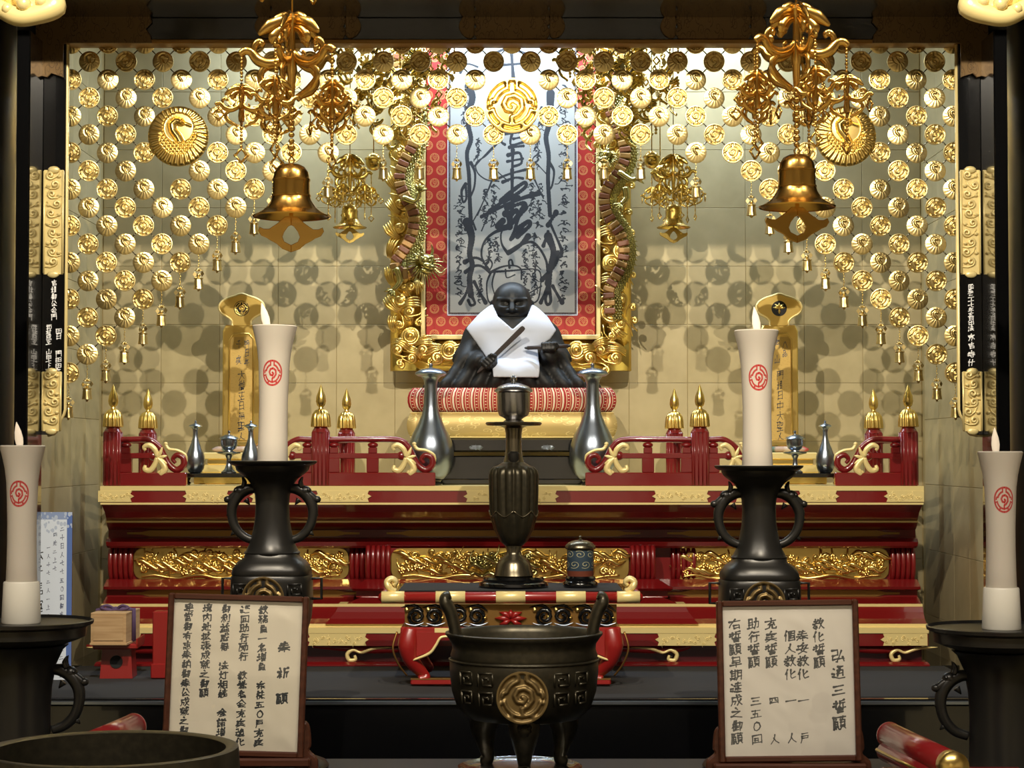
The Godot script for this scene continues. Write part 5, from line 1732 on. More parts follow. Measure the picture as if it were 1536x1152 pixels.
func make_platform() -> void:
	top_y = py(729)
	var o := thing("altar_platform", "wide tiered red lacquer altar platform with gilt mouldings and carved panels", "altar", Vector3(0, 0, 0))
	var red: Material = M.red_lacquer
	var gold: Material = M.gold_pale
	layer(o, "top_board", [[617, 736, 0.0], [617, 729, 0.0]], gold)
	layer(o, "top_fascia", [[616, 754, -0.004], [616, 736, -0.004]], red)
	layer(o, "gold_line", [[616.5, 757, -0.003], [616.5, 754, -0.003]], gold)
	layer(o, "upper_cove", [[607, 781, -0.12], [608, 776, -0.09], [610, 768, -0.06], [613, 761, -0.04], [615, 757, -0.03]], red)
	layer(o, "gold_line", [[608, 784, -0.115], [608, 781, -0.115]], gold)
	layer(o, "lower_cove", [[604, 806, -0.23], [604, 795, -0.23], [606, 790, -0.17], [607, 784, -0.13]], red)
	layer(o, "upper_torus", [[605, 822, -0.215], [607, 819, -0.2], [608, 813, -0.19], [607, 808, -0.2], [605, 806, -0.22]], red)
	layer(o, "panel_ground", [[602, 870, -0.26], [602, 822, -0.26]], red)
	layer(o, "lower_torus", [[606, 886, -0.2], [611, 884, -0.17], [611, 880, -0.165], [606, 869, -0.23]], red)
	layer(o, "lower_recess", [[606, 896, -0.2], [606, 885, -0.2]], red)
	layer(o, "slope", [[612, 906, -0.12], [610, 901, -0.15], [607, 895, -0.19]], red)
	layer(o, "gold_line", [[614, 910, -0.11], [614, 906, -0.11]], gold)
	layer(o, "lower_cavetto", [[620, 936, -0.02], [617, 928, -0.06], [615, 918, -0.09], [614, 910, -0.11]], red)
	layer(o, "gold_line", [[622, 941, -0.01], [622, 936, -0.01]], gold)
	layer(o, "base_edge", [[623, 950, 0.02], [623, 942, 0.02]], gold)
	layer(o, "base_fascia", [[622, 969, 0.016], [622, 950, 0.016]], red)
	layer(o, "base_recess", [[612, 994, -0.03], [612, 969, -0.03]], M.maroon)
	layer(o, "base_sill", [[624, 0, 0.03], [624, 997, 0.03], [621, 993, 0.015]], red)
	# the middle of the front steps forward
	layer(o, "center_ground", [[215, 870, -0.17], [215, 822, -0.17]], red)
	layer(o, "center_step", [[238, 886, -0.1], [241, 883, -0.085], [219, 869, -0.15]], red)
	layer(o, "center_recess", [[233, 896, -0.12], [233, 885, -0.12]], red)
	layer(o, "center_slope", [[248, 906, -0.06], [235, 900, -0.09], [224, 895, -0.12]], red)
	layer(o, "center_gold_line", [[260, 910, -0.045], [260, 906, -0.045]], gold)
	layer(o, "center_cavetto", [[279, 936, 0.0], [272, 928, -0.02], [264, 918, -0.035], [260, 910, -0.045]], red)
	# ribbed columns at the ends of every panel
	var rib := tube(smooth_path([Vector3(0, -0.054, -0.016), Vector3(0, -0.036, -0.002), Vector3(0, 0, 0.006), Vector3(0, 0.036, -0.002), Vector3(0, 0.054, -0.016)], 4), [0.0086], 8)
	for r in [[166, -0.25], [528, -0.25], [1010, -0.25], [1339, -0.25], [552, -0.16], [949, -0.16]]:
		for k in 5:
			part("rib", rib, red, o, Transform3D(Basis(), spot(r[0] + k * 7.6, 845, PZ - r[1]) + Vector3(0, 0, 0.002)))
	# carved gilt panels
	for c in [[362, 322, -0.254, 11], [765, 356, -0.166, 12], [1172, 322, -0.254, 13]]:
		var u: float = (PZ - c[2]) / FOCAL
		var p := part("carved_panel", round_plate(c[1] * u, 47 * u, 0.03, 0.006), M.gold, o, Transform3D(Basis(), spot(c[0], 845.5, PZ - c[2])))
		part("relief", carving(c[1] * u, 46 * u, c[3], 120), M.gold, p, move(0, 0, 0.002))
		if c[3] == 12:
			part("relief_beast", carving(0.24, 0.085, 31, 26), M.green_gold, p, move(-0.02, 0.0, 0.016))
	# long gilt insets
	for row in [[800, -0.228], [890, -0.198]]:
		for c in [[365, 348], [770, 380], [1175, 348]]:
			var u: float = (PZ - row[1]) / FOCAL
			var p := PackedVector2Array()
			var hw: float = c[1] * 0.5
			for v in [[-hw, -1.5], [-hw + 22, -2], [-hw + 34, -4.6], [hw - 34, -4.6], [hw - 22, -2], [hw, -1.5], [hw, 1.5], [hw - 22, 2], [hw - 34, 4.6], [-hw + 34, 4.6], [-hw + 22, 2], [-hw, 1.5]]:
				p.append(Vector2(v[0], v[1]) * u)
			part("gilt_inset", plate(p, 0.003, 0.0006), M.gold_old, o, Transform3D(Basis(), spot(c[0], row[0], PZ - row[1])))
	# engraved gilt fittings along the top fascia and the base
	for f in [[174, 54, -1], [310, 72, 0], [404, 60, 0], [514, 86, 0], [767, 143, 0], [1022, 88, 0], [1130, 60, 0], [1227, 64, 0], [1356, 60, 1]]:
		part("fitting", fitting_plate(f[1] * PU, 17.0 * PU, f[2]), M.gold_pale, o, Transform3D(Basis(), spot(f[0], 744.5, PZ) + Vector3(0, 0, -0.001)))
	for f in [[180, 70, -1], [506, 94, 0], [1030, 94, 0], [1356, 70, 1]]:
		part("fitting", fitting_plate(f[1] * PU, 18.0 * PU, f[2]), M.gold_pale, o, Transform3D(Basis(), spot(f[0], 959.5, PZ - 0.018)))
	# cusped curls in the base openings
	for s: float in [-1.0, 1.0]:
		for c in [[578, -1.0], [238, 1.0]]:
			var st := begin()
			add_tube(st, smooth_path(pv([[60, 10], [30, 8], [12, 2], [0, 6], [-9, 0], [-6, -9], [3, -8], [2, -2]], PU), 5), [0.001, 0.006, 0.004, 0.006, 0.007, 0.006, 0.004], 8, Transform3D(Basis.from_scale(Vector3(-c[1] * s, 1, 1)), Vector3.ZERO))
			part("gilt_curl", done(st), gold, o, Transform3D(Basis(), spot(768 + s * c[0], 981, PZ - 0.0)))
			part("cusp", tube(smooth_path(pv([[-90, 8], [-30, 4], [0, 3], [40, 4], [60, 8]], PU), 4), [0.006, 0.012, 0.014, 0.012, 0.006], 8), red, o, Transform3D(Basis(), spot(768 + s * (c[0] - 30), 977, PZ + 0.012)))

func make_dais() -> void:
	var o := thing("black_dais", "long black lacquer dais carrying the red altar, its front edge gleaming", "dais", Vector3(0, 0, 0))
	part("body", box(Vector3(2.78, DAIS - 0.02, 0.9), 0.004), M.black_lacquer, o, move(0, (DAIS - 0.02) * 0.5, -0.05))
	part("top_edge", box(Vector3(2.78, 0.016, 0.91), 0.005), M.black_lacquer, o, move(0, DAIS - 0.012, -0.05))
	part("edge_trim", box(Vector3(2.78, 0.011, 0.008), 0.003), M.silver, o, move(0, DAIS - 0.014, 0.4085))
	part("rear_body", box(Vector3(2.9, DAIS - 0.006, 0.68), 0.002), M.black_lacquer, o, move(0, (DAIS - 0.006) * 0.5, -0.845))
	# black cloth laid over it, its front hem slightly wavy
	var cl := thing("dais_cloth", "dull black cloth spread over the dais under the red altar", "cloth", Vector3(0, DAIS - 0.004, 0))
	var st := begin()
	var rows := []
	for i in 5:
		var row := PackedVector3Array()
		for j in 97:
			var x := -1.385 + 2.77 * j / 96.0
			var hem := 0.372 + 0.012 * sin(x * 4.1 + 0.6) + 0.006 * sin(x * 9.3)
			var z: float = [hem, hem, hem - 0.004, 0.1, -0.44][i]
			row.append(Vector3(x, [0.0, 0.0015, 0.003, 0.0035 + 0.001 * sin(x * 13.0), 0.003][i], z))
		rows.append(row)
	add_grid(st, rows)
	part("sheet", done(st), M.black_cloth, cl)
	var t := thing("front_table", "low black table in front of the dais bearing the bronze vessels", "table", Vector3(0, 0, 0))
	part("top", box(Vector3(2.56, 0.05, 0.86), 0.006), M.black_wood, t, move(0, FRONT - 0.025, 1.48))
	part("skirt", box(Vector3(2.46, FRONT - 0.05, 0.8), 0.004), M.black_lacquer, t, move(0, (FRONT - 0.05) * 0.5, 1.48))

const FRONT := 0.65

# ---------------------------------------------------------------- red railings
const RU := 0.00216

func rail_path(l: float) -> Array:
	# top rail: level for l, then an S down into a curl
	var pts := []
	for p in [[0, 69], [l * 0.5, 69.5], [l - 4, 69], [l + 12, 59], [l + 20, 45], [l + 28, 31], [l + 39, 24], [l + 49, 31], [l + 48, 42], [l + 39, 46], [l + 33, 40], [l + 37, 34]]:
		pts.append(Vector3(p[0], p[1], 0) * RU)
	return smooth_path(pts, 5)

func gilt_leaf() -> ArrayMesh:
	# open blossom of three lobes with curled tips
	var st := begin()
	for l in [[[[0, 0], [8, -8], [12, -17], [6, -23], [2, -20]], [3, 4, 5, 5, 2]], [[[0, 0], [-3, -10], [-10, -19], [-18, -17], [-17, -11]], [3, 4, 4.5, 4, 2]], [[[0, 2], [-3, 12], [-12, 19], [-19, 16], [-17, 11]], [3, 4, 4, 3.5, 2]], [[[0, 0], [5, 8], [8, 16]], [2.5, 3, 0.6]], [[[2, 0], [10, 2], [15, 3]], [2.5, 2.5, 0.6]], [[[0, 0], [9, -5], [15, -9]], [2.5, 3, 1]]]:
		var r := []
		for v in l[1]:
			r.append(v * RU)
		add_tube(st, smooth_path(pv(l[0], RU), 4), r, 8, Transform3D(), 0.55)
	return done(st)

func railing(called_label: String, px: float, arms: Array, rear_shift: float) -> void:
	var base := spot(px, 728, 6.48)
	var o := thing("altar_railing", called_label, "railing", Vector3(base.x, top_y, base.z))
	var red: Material = M.red_lacquer
	var flutes := begin()
	add_lathe(flutes, [[0, 89], [14, 88, 1.0], [15.4, 89, 1.0], [14.6, 100, 1.0], [13.4, 107, 1.0], [9, 113, 0.5], [4, 115.5, 0.0], [3.4, 118, 0.0], [6.2, 121, 0.0], [7.6, 127, 0.0], [6.6, 135, 0.0], [3.8, 142, 0.0], [2.4, 147, 0.0], [0.2, 152, 0.0]], RU, 72, Transform3D(), 12, 0.2)
	var finial := done(flutes)
	var post := begin()
	add_box(post, Vector3(0, 41, 0) * RU, Vector3(24, 82, 24) * RU, 0.003)
	for k in 4:
		for side in [0, 1, 2, 3]:
			add_tube(post, [Vector3((-9 + 6 * k), 1, 12) * RU, Vector3((-9 + 6 * k), 80, 12) * RU], [1.1 * RU], 6, Transform3D(Basis(Vector3.UP, side * PI / 2), Vector3.ZERO))
	add_lathe(post, [[14, 80], [12, 84], [10, 87], [10, 90]], RU, 24)
	var post_mesh := done(post)
	var leaf := gilt_leaf()
	for q in [[Vector3.ZERO, 1.0], [Vector3(rear_shift, 0, -0.4), 1.0]]:
		var p := part("post", post_mesh, red, o, Transform3D(Basis(), q[0]))
		part("finial", finial, M.gold, p)
	# low rails running back to the rear post
	for h in [[68, 4.5], [46, 3.6]]:
		part("side_rail", tube([Vector3(0, h[0] * RU, -0.02), Vector3(rear_shift, h[0] * RU, -0.38)], [h[1] * RU], 10), red, o)
	for a in arms:
		var dir: float = a[0]
		var l: float = a[1]
		var xf := Transform3D(Basis.from_scale(Vector3(dir, 1, 1)), Vector3.ZERO)
		var st := begin()
		add_tube(st, rail_path(l), [4.6 * RU, 4.6 * RU, 4.6 * RU, 5 * RU, 5 * RU, 4 * RU, 2.6 * RU], 12, xf)
		part("top_rail", done(st), red, o)
		st = begin()
		add_box(st, Vector3((l * 0.5 + 4) * RU, 45 * RU, 0), Vector3((l - 2) * RU, 8 * RU, 9 * RU), 0.002, xf)
		add_ball(st, Vector3((l + 3) * RU, 45 * RU, 0), Vector3(7, 7, 6) * RU, 14, xf)
		part("middle_rail", done(st), red, o)
		st = begin()
		add_box(st, Vector3((l + 54) * 0.5 * RU, 10 * RU, 0), Vector3((l + 54) * RU, 20 * RU, 15 * RU), 0.003, xf)
		part("base_beam", done(st), red, o)
		var n := 2 if l > 80 else 1
		for k in n:
			st = begin()
			var x: float = (20 + 58 * k) * RU
			add_box(st, Vector3(x, 31 * RU, 0), Vector3(18, 22, 12) * RU, 0.002, xf)
			add_box(st, Vector3(x, 53 * RU, 0), Vector3(13, 9, 10) * RU, 0.002, xf)
			add_ball(st, Vector3(x, 61 * RU, 0), Vector3(8, 4.5, 6) * RU, 12, xf)
			part("strut", done(st), red, o)
		st = begin()
		add_tube(st, smooth_path(pv([[l + 22, 62], [l + 27, 55], [l + 40, 53], [l + 52, 46], [l + 54, 36]], RU), 4), [2.4 * RU, 2.6 * RU, 2.2 * RU, 2 * RU, 0.6 * RU], 8, xf)
		add_ball(st, Vector3(l + 22, 63, 0) * RU, Vector3(3.4, 3, 3) * RU, 8, xf)
		part("gilt_flame", done(st), M.gold_pale, o)
		part("gilt_leaf", leaf, M.gold_pale, o, Transform3D(Basis.from_scale(Vector3(dir, 1, 1)), Vector3(dir * (l + 10) * RU, 42 * RU, 0.012)))

func make_railings() -> void:
	railing("outer red railing with one curled arm, far left of the altar top", 169, [[1.0, 57.0]], 0.04)
	railing("inner red railing with two curled arms, left of the statue", 481, [[1.0, 118.0], [-1.0, 40.0]], 0.05)
	railing("inner red railing with two curled arms, right of the statue", 1050, [[-1.0, 118.0], [1.0, 40.0]], -0.05)
	railing("outer red railing with one curled arm, far right of the altar top", 1363, [[-1.0, 57.0]], -0.04)

# ---------------------------------------------------------------- vessels and tablets on the platform
func make_altar_things() -> void:
	# stand, gold brocade seat and striped cushion under the statue
	var zc := EYE.z - 6.86
	var st_y := spot(768, 657, 6.69).y
	var stand := thing("black_stand", "low black lacquer stand with silver corner fittings under the statue's seat", "stand", Vector3(0, top_y, zc))
	var sh := st_y - top_y
	part("body", box(Vector3(0.6, sh * 0.62, 0.28), 0.004), M.black_lacquer, stand, move(0, sh * 0.31, 0.0))
	part("top", box(Vector3(0.64, sh * 0.3, 0.33), 0.006), M.black_lacquer, stand, move(0, sh * 0.85, 0.0))
	part("foot", box(Vector3(0.64, 0.02, 0.33), 0.004), M.black_lacquer, stand, move(0, 0.01, 0.0))
	for x in [-0.12, 0.12]:
		part("silver_fitting", fitting_plate(0.05, 0.014, 0), M.silver, stand, move(x, sh * 0.8, 0.167))
	var cu := spot(768, 584, 6.86).y
	var c0 := spot(768, 618, 6.7).y
	var seat := thing("brocade_seat", "gold brocade block with rounded ends between black stand and striped cushion", "seat", Vector3(0, st_y, zc))
	var sb := begin()
	add_soft_block(sb, 0.34, c0 - st_y, 0.165, 8)
	part("block", done(sb), M.gold_brocade, seat)
	part("piping", rect([[0.0, 0.0], [0.003, 0.004], [0.0, 0.009]], 0.339, 0.162), M.gold_pale, seat, move(0, 0.0, 0))
	part("piping", rect([[0.0, 0.0], [0.003, 0.003], [0.0, 0.006]], 0.339, 0.162), M.gold_pale, seat, move(0, c0 - st_y - 0.006, 0))
	var cush := thing("striped_cushion", "red and white striped brocade cushion the dark statue sits on", "cushion", Vector3(0, c0, zc))
	sb = begin()
	add_soft_block(sb, 0.338, cu - c0, 0.16, 5)
	part("cushion", done(sb), M.striped_brocade, cush)

	# two tall silver flasks with lids
	var flask := [[0, 0], [14, 0], [20, 2], [27, 10], [33, 22], [35.6, 38], [34, 54], [27.5, 70], [19.5, 85], [13.5, 100], [11, 114], [10, 130], [9.6, 144], [11, 152], [15, 157], [20, 159]]
	var lid := [[0, 158], [20, 158], [24.3, 161], [23, 164], [14, 168.5], [4, 170], [2, 171.5], [3.2, 174], [2.4, 177], [0, 178]]
	for s: float in [-1.0, 1.0]:
		var f := thing("silver_flask", "large silver pear-shaped flask with lid, %s of the statue" % ("left" if s < 0 else "right"), "flask", Vector3(spot(768 - 0.5 + 121.5 * s, 700, 6.595).x, top_y, EYE.z - 6.595))
		part("stand", lathe([[0, 0], [17, 0], [18, 2], [15, 5], [17, 8], [0, 8]], 0.00216, 32), M.black_lacquer, f)
		part("body", lathe(flask, 0.00217, 48), M.silver, f, move(0, 8 * 0.00216, 0))
		part("lid", lathe(lid, 0.00217, 40), M.silver, f, move(0, 8 * 0.00216, 0))
	# small silver flasks, lidded cups and their black trays before the tablets
	var small := [[0, 0], [8, 0], [10, 1.5], [13, 7], [15, 16], [14, 26], [10.5, 36], [6.5, 46], [4.2, 54], [3.6, 62], [4.2, 67], [7, 70]]
	var small_lid := [[0, 69.5], [7, 69.5], [10.5, 71.5], [9, 73.5], [3, 75.5], [1.2, 77], [1.8, 79], [0, 81]]
	var tz := 6.62
	var tu := 6.62 / 3000.0
	for s: float in [-1.0, 1.0]:
		var side := "left" if s < 0 else "right"
		var cx: float = spot(768 + 428.0 * s, 716, tz).x
		var t := thing("black_tray", "small black legged tray before the gold tablet, %s" % side, "tray", Vector3(cx, top_y, EYE.z - tz))
		part("top", box(Vector3(0.29, 0.012, 0.13), 0.003), M.black_lacquer, t, move(0, 0.032, 0))
		part("lip", box(Vector3(0.30, 0.006, 0.14), 0.002), M.black_lacquer, t, move(0, 0.037, 0))
		for q in [[-1, -1], [1, -1], [1, 1], [-1, 1]]:
			part("leg", tube(smooth_path([Vector3(q[0] * 0.13, 0.03, q[1] * 0.05), Vector3(q[0] * 0.137, 0.012, q[1] * 0.055), Vector3(q[0] * 0.13, 0.003, q[1] * 0.053)], 4), [0.008, 0.006, 0.007]), M.black_lacquer, t)
		var ty := top_y + 0.04
		for k in ([[470, "outer"], [387, "inner"]] if s < 0 else [[470, "outer"]]):
			var v := thing("small_silver_flask", "small silver lidded flask on the %s black tray, %s one" % [side, k[1]], "flask", Vector3(spot(768 + (k[0] + 5.0 if s < 0 else k[0]) * s, 700, tz).x, ty, EYE.z - tz))
			part("body", lathe(small, tu * 0.98, 36), M.silver, v)
			part("lid", lathe(small_lid, tu * 0.98, 28), M.silver, v)
		var cup := thing("silver_cup", "silver lidded cup on a tall foot, on the %s black tray" % side, "cup", Vector3(spot(768 + 424.0 * s, 700, tz).x, ty, EYE.z - tz + 0.01))
		part("foot", lathe([[0, 0], [12, 0], [12, 2], [7, 6], [4, 14], [3.4, 22], [6, 28], [18, 31], [19, 33], [17, 34], [0, 34]], tu * 0.95, 32), M.silver, cup)
		part("bowl", lathe([[0, 34], [7, 34], [6.5, 36], [11, 39], [13, 44], [13.5, 53], [0, 53]], tu * 0.95, 32), M.silver, cup)
		part("lid", lathe([[0, 52], [13, 52.5], [16, 54], [14, 56.5], [7, 60], [2, 61], [1.4, 63], [2.4, 65.5], [0, 67.5]], tu * 0.95, 32), M.silver, cup)
		tablet(s, side)
	# memorial text side, then the bronze lamp and jar on the low red table are built with that table

func add_soft_block(st: SurfaceTool, hw: float, h: float, hd: float, n: int) -> void:
	# a pillow-sided block with texture running along its length
	var rows := []
	for i in n + 1:
		var t := float(i) / n
		var bulge := 0.012 * sin(PI * t) - (0.006 if i in [0, n] else 0.0)
		var row := PackedVector3Array()
		var x := hw + bulge
		var z := hd + bulge
		for k in 12:
			row.append(Vector3(x, t * h, -z + 2 * z * k / 12.0))
		for k in 24:
			row.append(Vector3(x - 2 * x * k / 24.0, t * h, z))
		for k in 12:
			row.append(Vector3(-x, t * h, z - 2 * z * k / 12.0))
		for k in 25:
			row.append(Vector3(-x + 2 * x * k / 24.0, t * h, -z))
		rows.append(row)
	add_grid(st, rows, Transform3D(), true)
	var lo := _point_ring(Vector3(0, 0, 0), rows[0].size() - 1)
	var hi := _point_ring(Vector3(0, h, 0), rows[0].size() - 1)
	add_grid(st, [lo, rows[0]], Transform3D(), true)
	add_grid(st, [rows[n], hi], Transform3D(), true)

func tablet(s: float, side: String) -> void:
	var z := 6.9
	var u := z / 3000.0
	var px := 362.0 if s < 0 else 1169.0
	var bx := spot(px, 700, z).x
	var o := thing("name_tablet", "tall gold name tablet with cloud-shaped head on tiered gold stand, %s" % side, "tablet", Vector3(bx, top_y, EYE.z - z))
	# tiers of the stand, then cloth, then the tablet itself
	var y0 := 0.0
	for t in [[64, 17, M.gold], [52, 12, M.gold_pale], [44, 8, M.gold], [50, 10, M.gold_pale]]:
		part("stand_tier", rect([[0, y0], [0.004, y0 + 0.003], [0.004, y0 + t[1] * u - 0.003], [0, y0 + t[1] * u]], t[0] * u, 0.075), t[2], o)
		y0 += t[1] * u
	var cl := mat("tablet_cloth", Color(0.7, 0.6, 0.55), 0.8)
	var im := paper(64, 16, Color(0.72, 0.62, 0.55))
	for k in 8:
		im.fill_rect(Rect2i(k * 8, 0, 4, 16), [Color(0.45, 0.48, 0.6), Color(0.7, 0.3, 0.28), Color(0.8, 0.74, 0.66), Color(0.35, 0.45, 0.4)][k % 4])
	cl.albedo_texture = ImageTexture.create_from_image(im)
	cl.albedo_color = Color.WHITE
	var sb := begin()
	add_soft_block(sb, 36 * u, 9 * u, 0.045, 3)
	part("cloth_pad", done(sb), cl, o, move(0, y0, 0))
	y0 += 9 * u
	var bh := (spot(px, 488, z).y - top_y) - y0
	var slabp := PackedVector2Array()
	var w := 28.0 * u
	for p in [[-w, 0.014], [-w + 0.012, 0], [w - 0.012, 0], [w, 0.014], [w, bh - 0.02], [w - 0.01, bh], [-w + 0.01, bh], [-w, bh - 0.02]]:
		slabp.append(Vector2(p[0], p[1]))
	part("tablet_body", plate(slabp, 0.03, 0.004), M.gold, o, move(0, y0, 0))
	var rim := PackedVector2Array()
	var iw := 18.0 * u
	var ih := bh - 0.05
	for p in [[-iw, 0.02], [iw, 0.02], [iw, ih], [iw - 0.015, ih + 0.02], [-iw + 0.015, ih + 0.02], [-iw, ih]]:
		rim.append(Vector2(p[0], p[1]))
	var pts := []
	for p in rim:
		pts.append(Vector3(p.x, p.y, 0.016))
	pts.append(pts[0])
	part("inner_rim", tube(pts, [0.0035], 6), M.gold, o, move(0, y0, 0))
	var face_m := PlaneMesh.new()
	face_m.orientation = PlaneMesh.FACE_Z
	face_m.size = Vector2(iw * 2 - 0.006, ih - 0.006)
	part("inscription", face_m, M.tablet_west if s < 0 else M.tablet_east, o, move(0, y0 + ih * 0.5 + 0.012, 0.0158))
	# head shaped like a gathered cloud, with the crest on it
	var head := outline([[-12, -2], [-14, 6], [-20, 12], [-30, 18], [-34, 26], [-31, 34], [-22, 40], [-10, 44], [0, 47], [10, 44], [22, 40], [31, 34], [34, 26], [30, 18], [20, 12], [14, 6], [12, -2]], u, 3)
	var hd := part("tablet_head", plate(head, 0.026, 0.004), M.gold, o, move(0, y0 + bh, 0))
	var loop := []
	for p in head:
		loop.append(Vector3(p.x, p.y, 0.011))
	loop.append(loop[0])
	part("head_rim", tube(loop, [0.004], 6), M.gold_pale, hd)
	part("crest_disc", lathe([[0, -0.002], [11.5 * u, -0.002], [11.5 * u, 0.001], [0, 0.0015]], 1.0, 32), M.ink, hd, Transform3D(Basis(Vector3.RIGHT, PI / 2), Vector3(0, 25 * u, 0.014)))
	if s < 0:
		part("crest", relief_disc(10.5 * u, 0.004, 16, 48, crest_relief, 0.001), M.gold, hd, move(0, 25 * u, 0.0138))
	else:
		# a small flower with two spread leaves
		var fl := begin()
		for a in [0.15, 0.85, PI * 0.5, PI - 0.85, PI - 0.15, -PI * 0.5]:
			add_tube(fl, [Vector3(0, 0, 0), Vector3(cos(a) * 4.5, sin(a) * 4.5, 0.8) * u, Vector3(cos(a) * 9.5, sin(a) * 8.5, 0) * u], [0.6 * u, 2.2 * u, 0.4 * u], 7)
		part("crest", done(fl), M.gold, hd, move(0, 25 * u, 0.0165))

# ---------------------------------------------------------------- low red table with the bronze lamp and the jar
func make_low_table() -> void:
	var z := 5.85
	var u := z / 3000.0
	var top := spot(768, 888, z).y
	var h := top - DAIS
	var o := thing("offering_table", "low red lacquer table with gilt sleeves, carved apron and curved legs", "table", Vector3(spot(766, 900, z).x, DAIS + 0.003, EYE.z - z - 0.17))
	var red: Material = M.vermilion
	var gold: Material = M.gold_pale
	var f := 0.17   # half depth
	part("top", box(Vector3(362 * u, 0.02, f * 2), 0.003), M.black_lacquer, o, move(0, h - 0.01, 0))
	var y := h - 0.018
	for s: float in [-1.0, 1.0]:
		part("edge_roll", tube([Vector3(-190 * u, y, s * f), Vector3(190 * u, y, s * f)], [8 * u], 12), red, o)
		part("end_roll", tube([Vector3(190 * u * s, y, -f), Vector3(190 * u * s, y, f)], [8 * u], 12), red, o)
	for x in [-176, -90, 0, 90, 176]:
		part("gilt_sleeve", tube([Vector3((x - 22 if absf(x) < 100 else x - 17) * u, y, f), Vector3((x + 22 if absf(x) < 100 else x + 17) * u, y, f)], [9 * u], 14), gold, o)
	for s: float in [-1.0, 1.0]:
		var st := begin()
		add_tube(st, smooth_path(pv([[0, 8], [9, 13], [13, 22], [6, 27], [0, 22], [4, 17]], u), 4), [4 * u, 6 * u, 5 * u, 4 * u, 3 * u], 8, Transform3D(Basis.from_scale(Vector3(s, 1, 2.4)), Vector3.ZERO))
		part("upturned_end", done(st), gold, o, move(s * 172 * u, y, f - 0.02))
	# pierced apron: gilt ground, black scrolls with pale tips, a red blossom in the middle
	var ay := y - 28 * u
	part("apron_ground", box(Vector3(318 * u, 33 * u, 0.006), 0.001), M.gold_old, o, move(0, ay, f - 0.022))
	var dark := begin()
	var pale := begin()
	var gilt := begin()
	for k in 10:
		var x := (-144 + 32 * k) * u
		if absf(x) < 20 * u:
			continue
		var m := 1.0 if k % 2 else -1.0
		add_scroll(dark, Vector3(x, ay - 14 * u, f - 0.016), 13 * u, 1.5, 0.25 * m, m, 3.4 * u, 1.5)
		add_tube(dark, smooth_path([Vector3(x - 20 * u, ay + 12 * u, f - 0.016), Vector3(x, ay + 15 * u, f - 0.013), Vector3(x + 14 * u, ay + 6 * u, f - 0.014)], 4), [0.001, 0.005, 0.001], 6)
		for q in [[-12, 9], [9, -3]]:
			add_ball(gilt, Vector3(x + q[0] * u, ay + q[1] * u, f - 0.015), Vector3(4, 4, 3) * u, 8)
		add_tube(pale, smooth_path([Vector3(x - 16 * u, ay - 11 * u, f - 0.013), Vector3(x, ay - 15 * u, f - 0.011), Vector3(x + 15 * u, ay - 10 * u, f - 0.013)], 4), [0.001, 0.0035, 0.001], 6)
	part("apron_scroll", done(dark), M.black_lacquer, o)
	part("apron_bud", done(gilt), M.gold, o)
	part("pale_tip", done(pale), M.silver, o)
	var bl := begin()
	for k in 7:
		var a := -0.25 * PI + k * 1.5 * PI / 6.0
		add_tube(bl, [Vector3(0, ay - 6 * u, f - 0.014), Vector3(cos(a) * 11 * u, ay - 4 * u + sin(a) * 9 * u, f - 0.008), Vector3(cos(a) * 24 * u, ay - 4 * u + sin(a) * 13 * u, f - 0.015)], [2 * u, 5 * u, 0.5 * u], 7)
	part("apron_blossom", done(bl), M.vermilion, o)
	part("lower_rail", box(Vector3(330 * u, 9 * u, f * 2 - 0.02), 0.003), red, o, move(0, ay - 22 * u, 0))
	for x in [-100, -35, 40, 100]:
		part("rail_gilt", box(Vector3(28 * u, 7 * u, 0.004), 0.001), gold, o, move(x * u, ay - 22 * u, f - 0.009))
	# curved legs with gilt scalloped edges, joined by a floor runner
	var ly := ay - 24 * u
	for s: float in [-1.0, 1.0]:
		for b: float in [-1.0, 1.0]:
			var st := begin()
			var zz := b * (f - 0.03)
			add_tube(st, smooth_path([Vector3(s * 150 * u, ly + 2 * u, zz), Vector3(s * 154 * u, ly - 20 * u, zz + b * 0.012), Vector3(s * 148 * u, ly - 44 * u, zz + b * 0.004), Vector3(s * 132 * u, 0.032, zz - b * 0.012), Vector3(s * 128 * u, 0.02, zz - b * 0.008), Vector3(s * 138 * u, 0.016, zz)], 5), [14 * u, 15 * u, 12 * u, 8 * u, 7 * u, 6 * u], 14)
			part("leg", done(st), red, o)
		part("gilt_scallop", tube(smooth_path([Vector3(s * 146 * u, ly - 42 * u, f - 0.004), Vector3(s * 122 * u, ly - 32 * u, f - 0.002), Vector3(s * 112 * u, ly - 20 * u, f - 0.002), Vector3(s * 104 * u, ly - 8 * u, f - 0.004), Vector3(s * 88 * u, ly - 7 * u, f - 0.006)], 5), [0.003, 0.0045, 0.004, 0.004, 0.003]), gold, o)
		var sp := PackedVector2Array([Vector2(s * 150, 0) * u, Vector2(s * 84, 0) * u, Vector2(s * 88, -7) * u, Vector2(s * 104, -8) * u, Vector2(s * 112, -20) * u, Vector2(s * 124, -32) * u, Vector2(s * 148, -40) * u])
		part("spandrel", plate(sp, 0.012, 0.002), red, o, move(0, ly, f - 0.014))
		part("gilt_edge", tube(smooth_path([Vector3(s * 170 * u, ly, f - 0.01), Vector3(s * 176 * u, ly - 24 * u, f), Vector3(s * 168 * u, ly - 48 * u, f - 0.01), Vector3(s * 156 * u, ly - 66 * u, f - 0.03)], 5), [0.003]), M.gold_old, o)
	part("runner", box(Vector3(300 * u, 0.018, 0.03), 0.004), red, o, move(0, 0.009, f - 0.03))
	part("runner_line", box(Vector3(300 * u, 0.003, 0.031), 0.001), M.gold_old, o, move(0, 0.0175, f - 0.03))
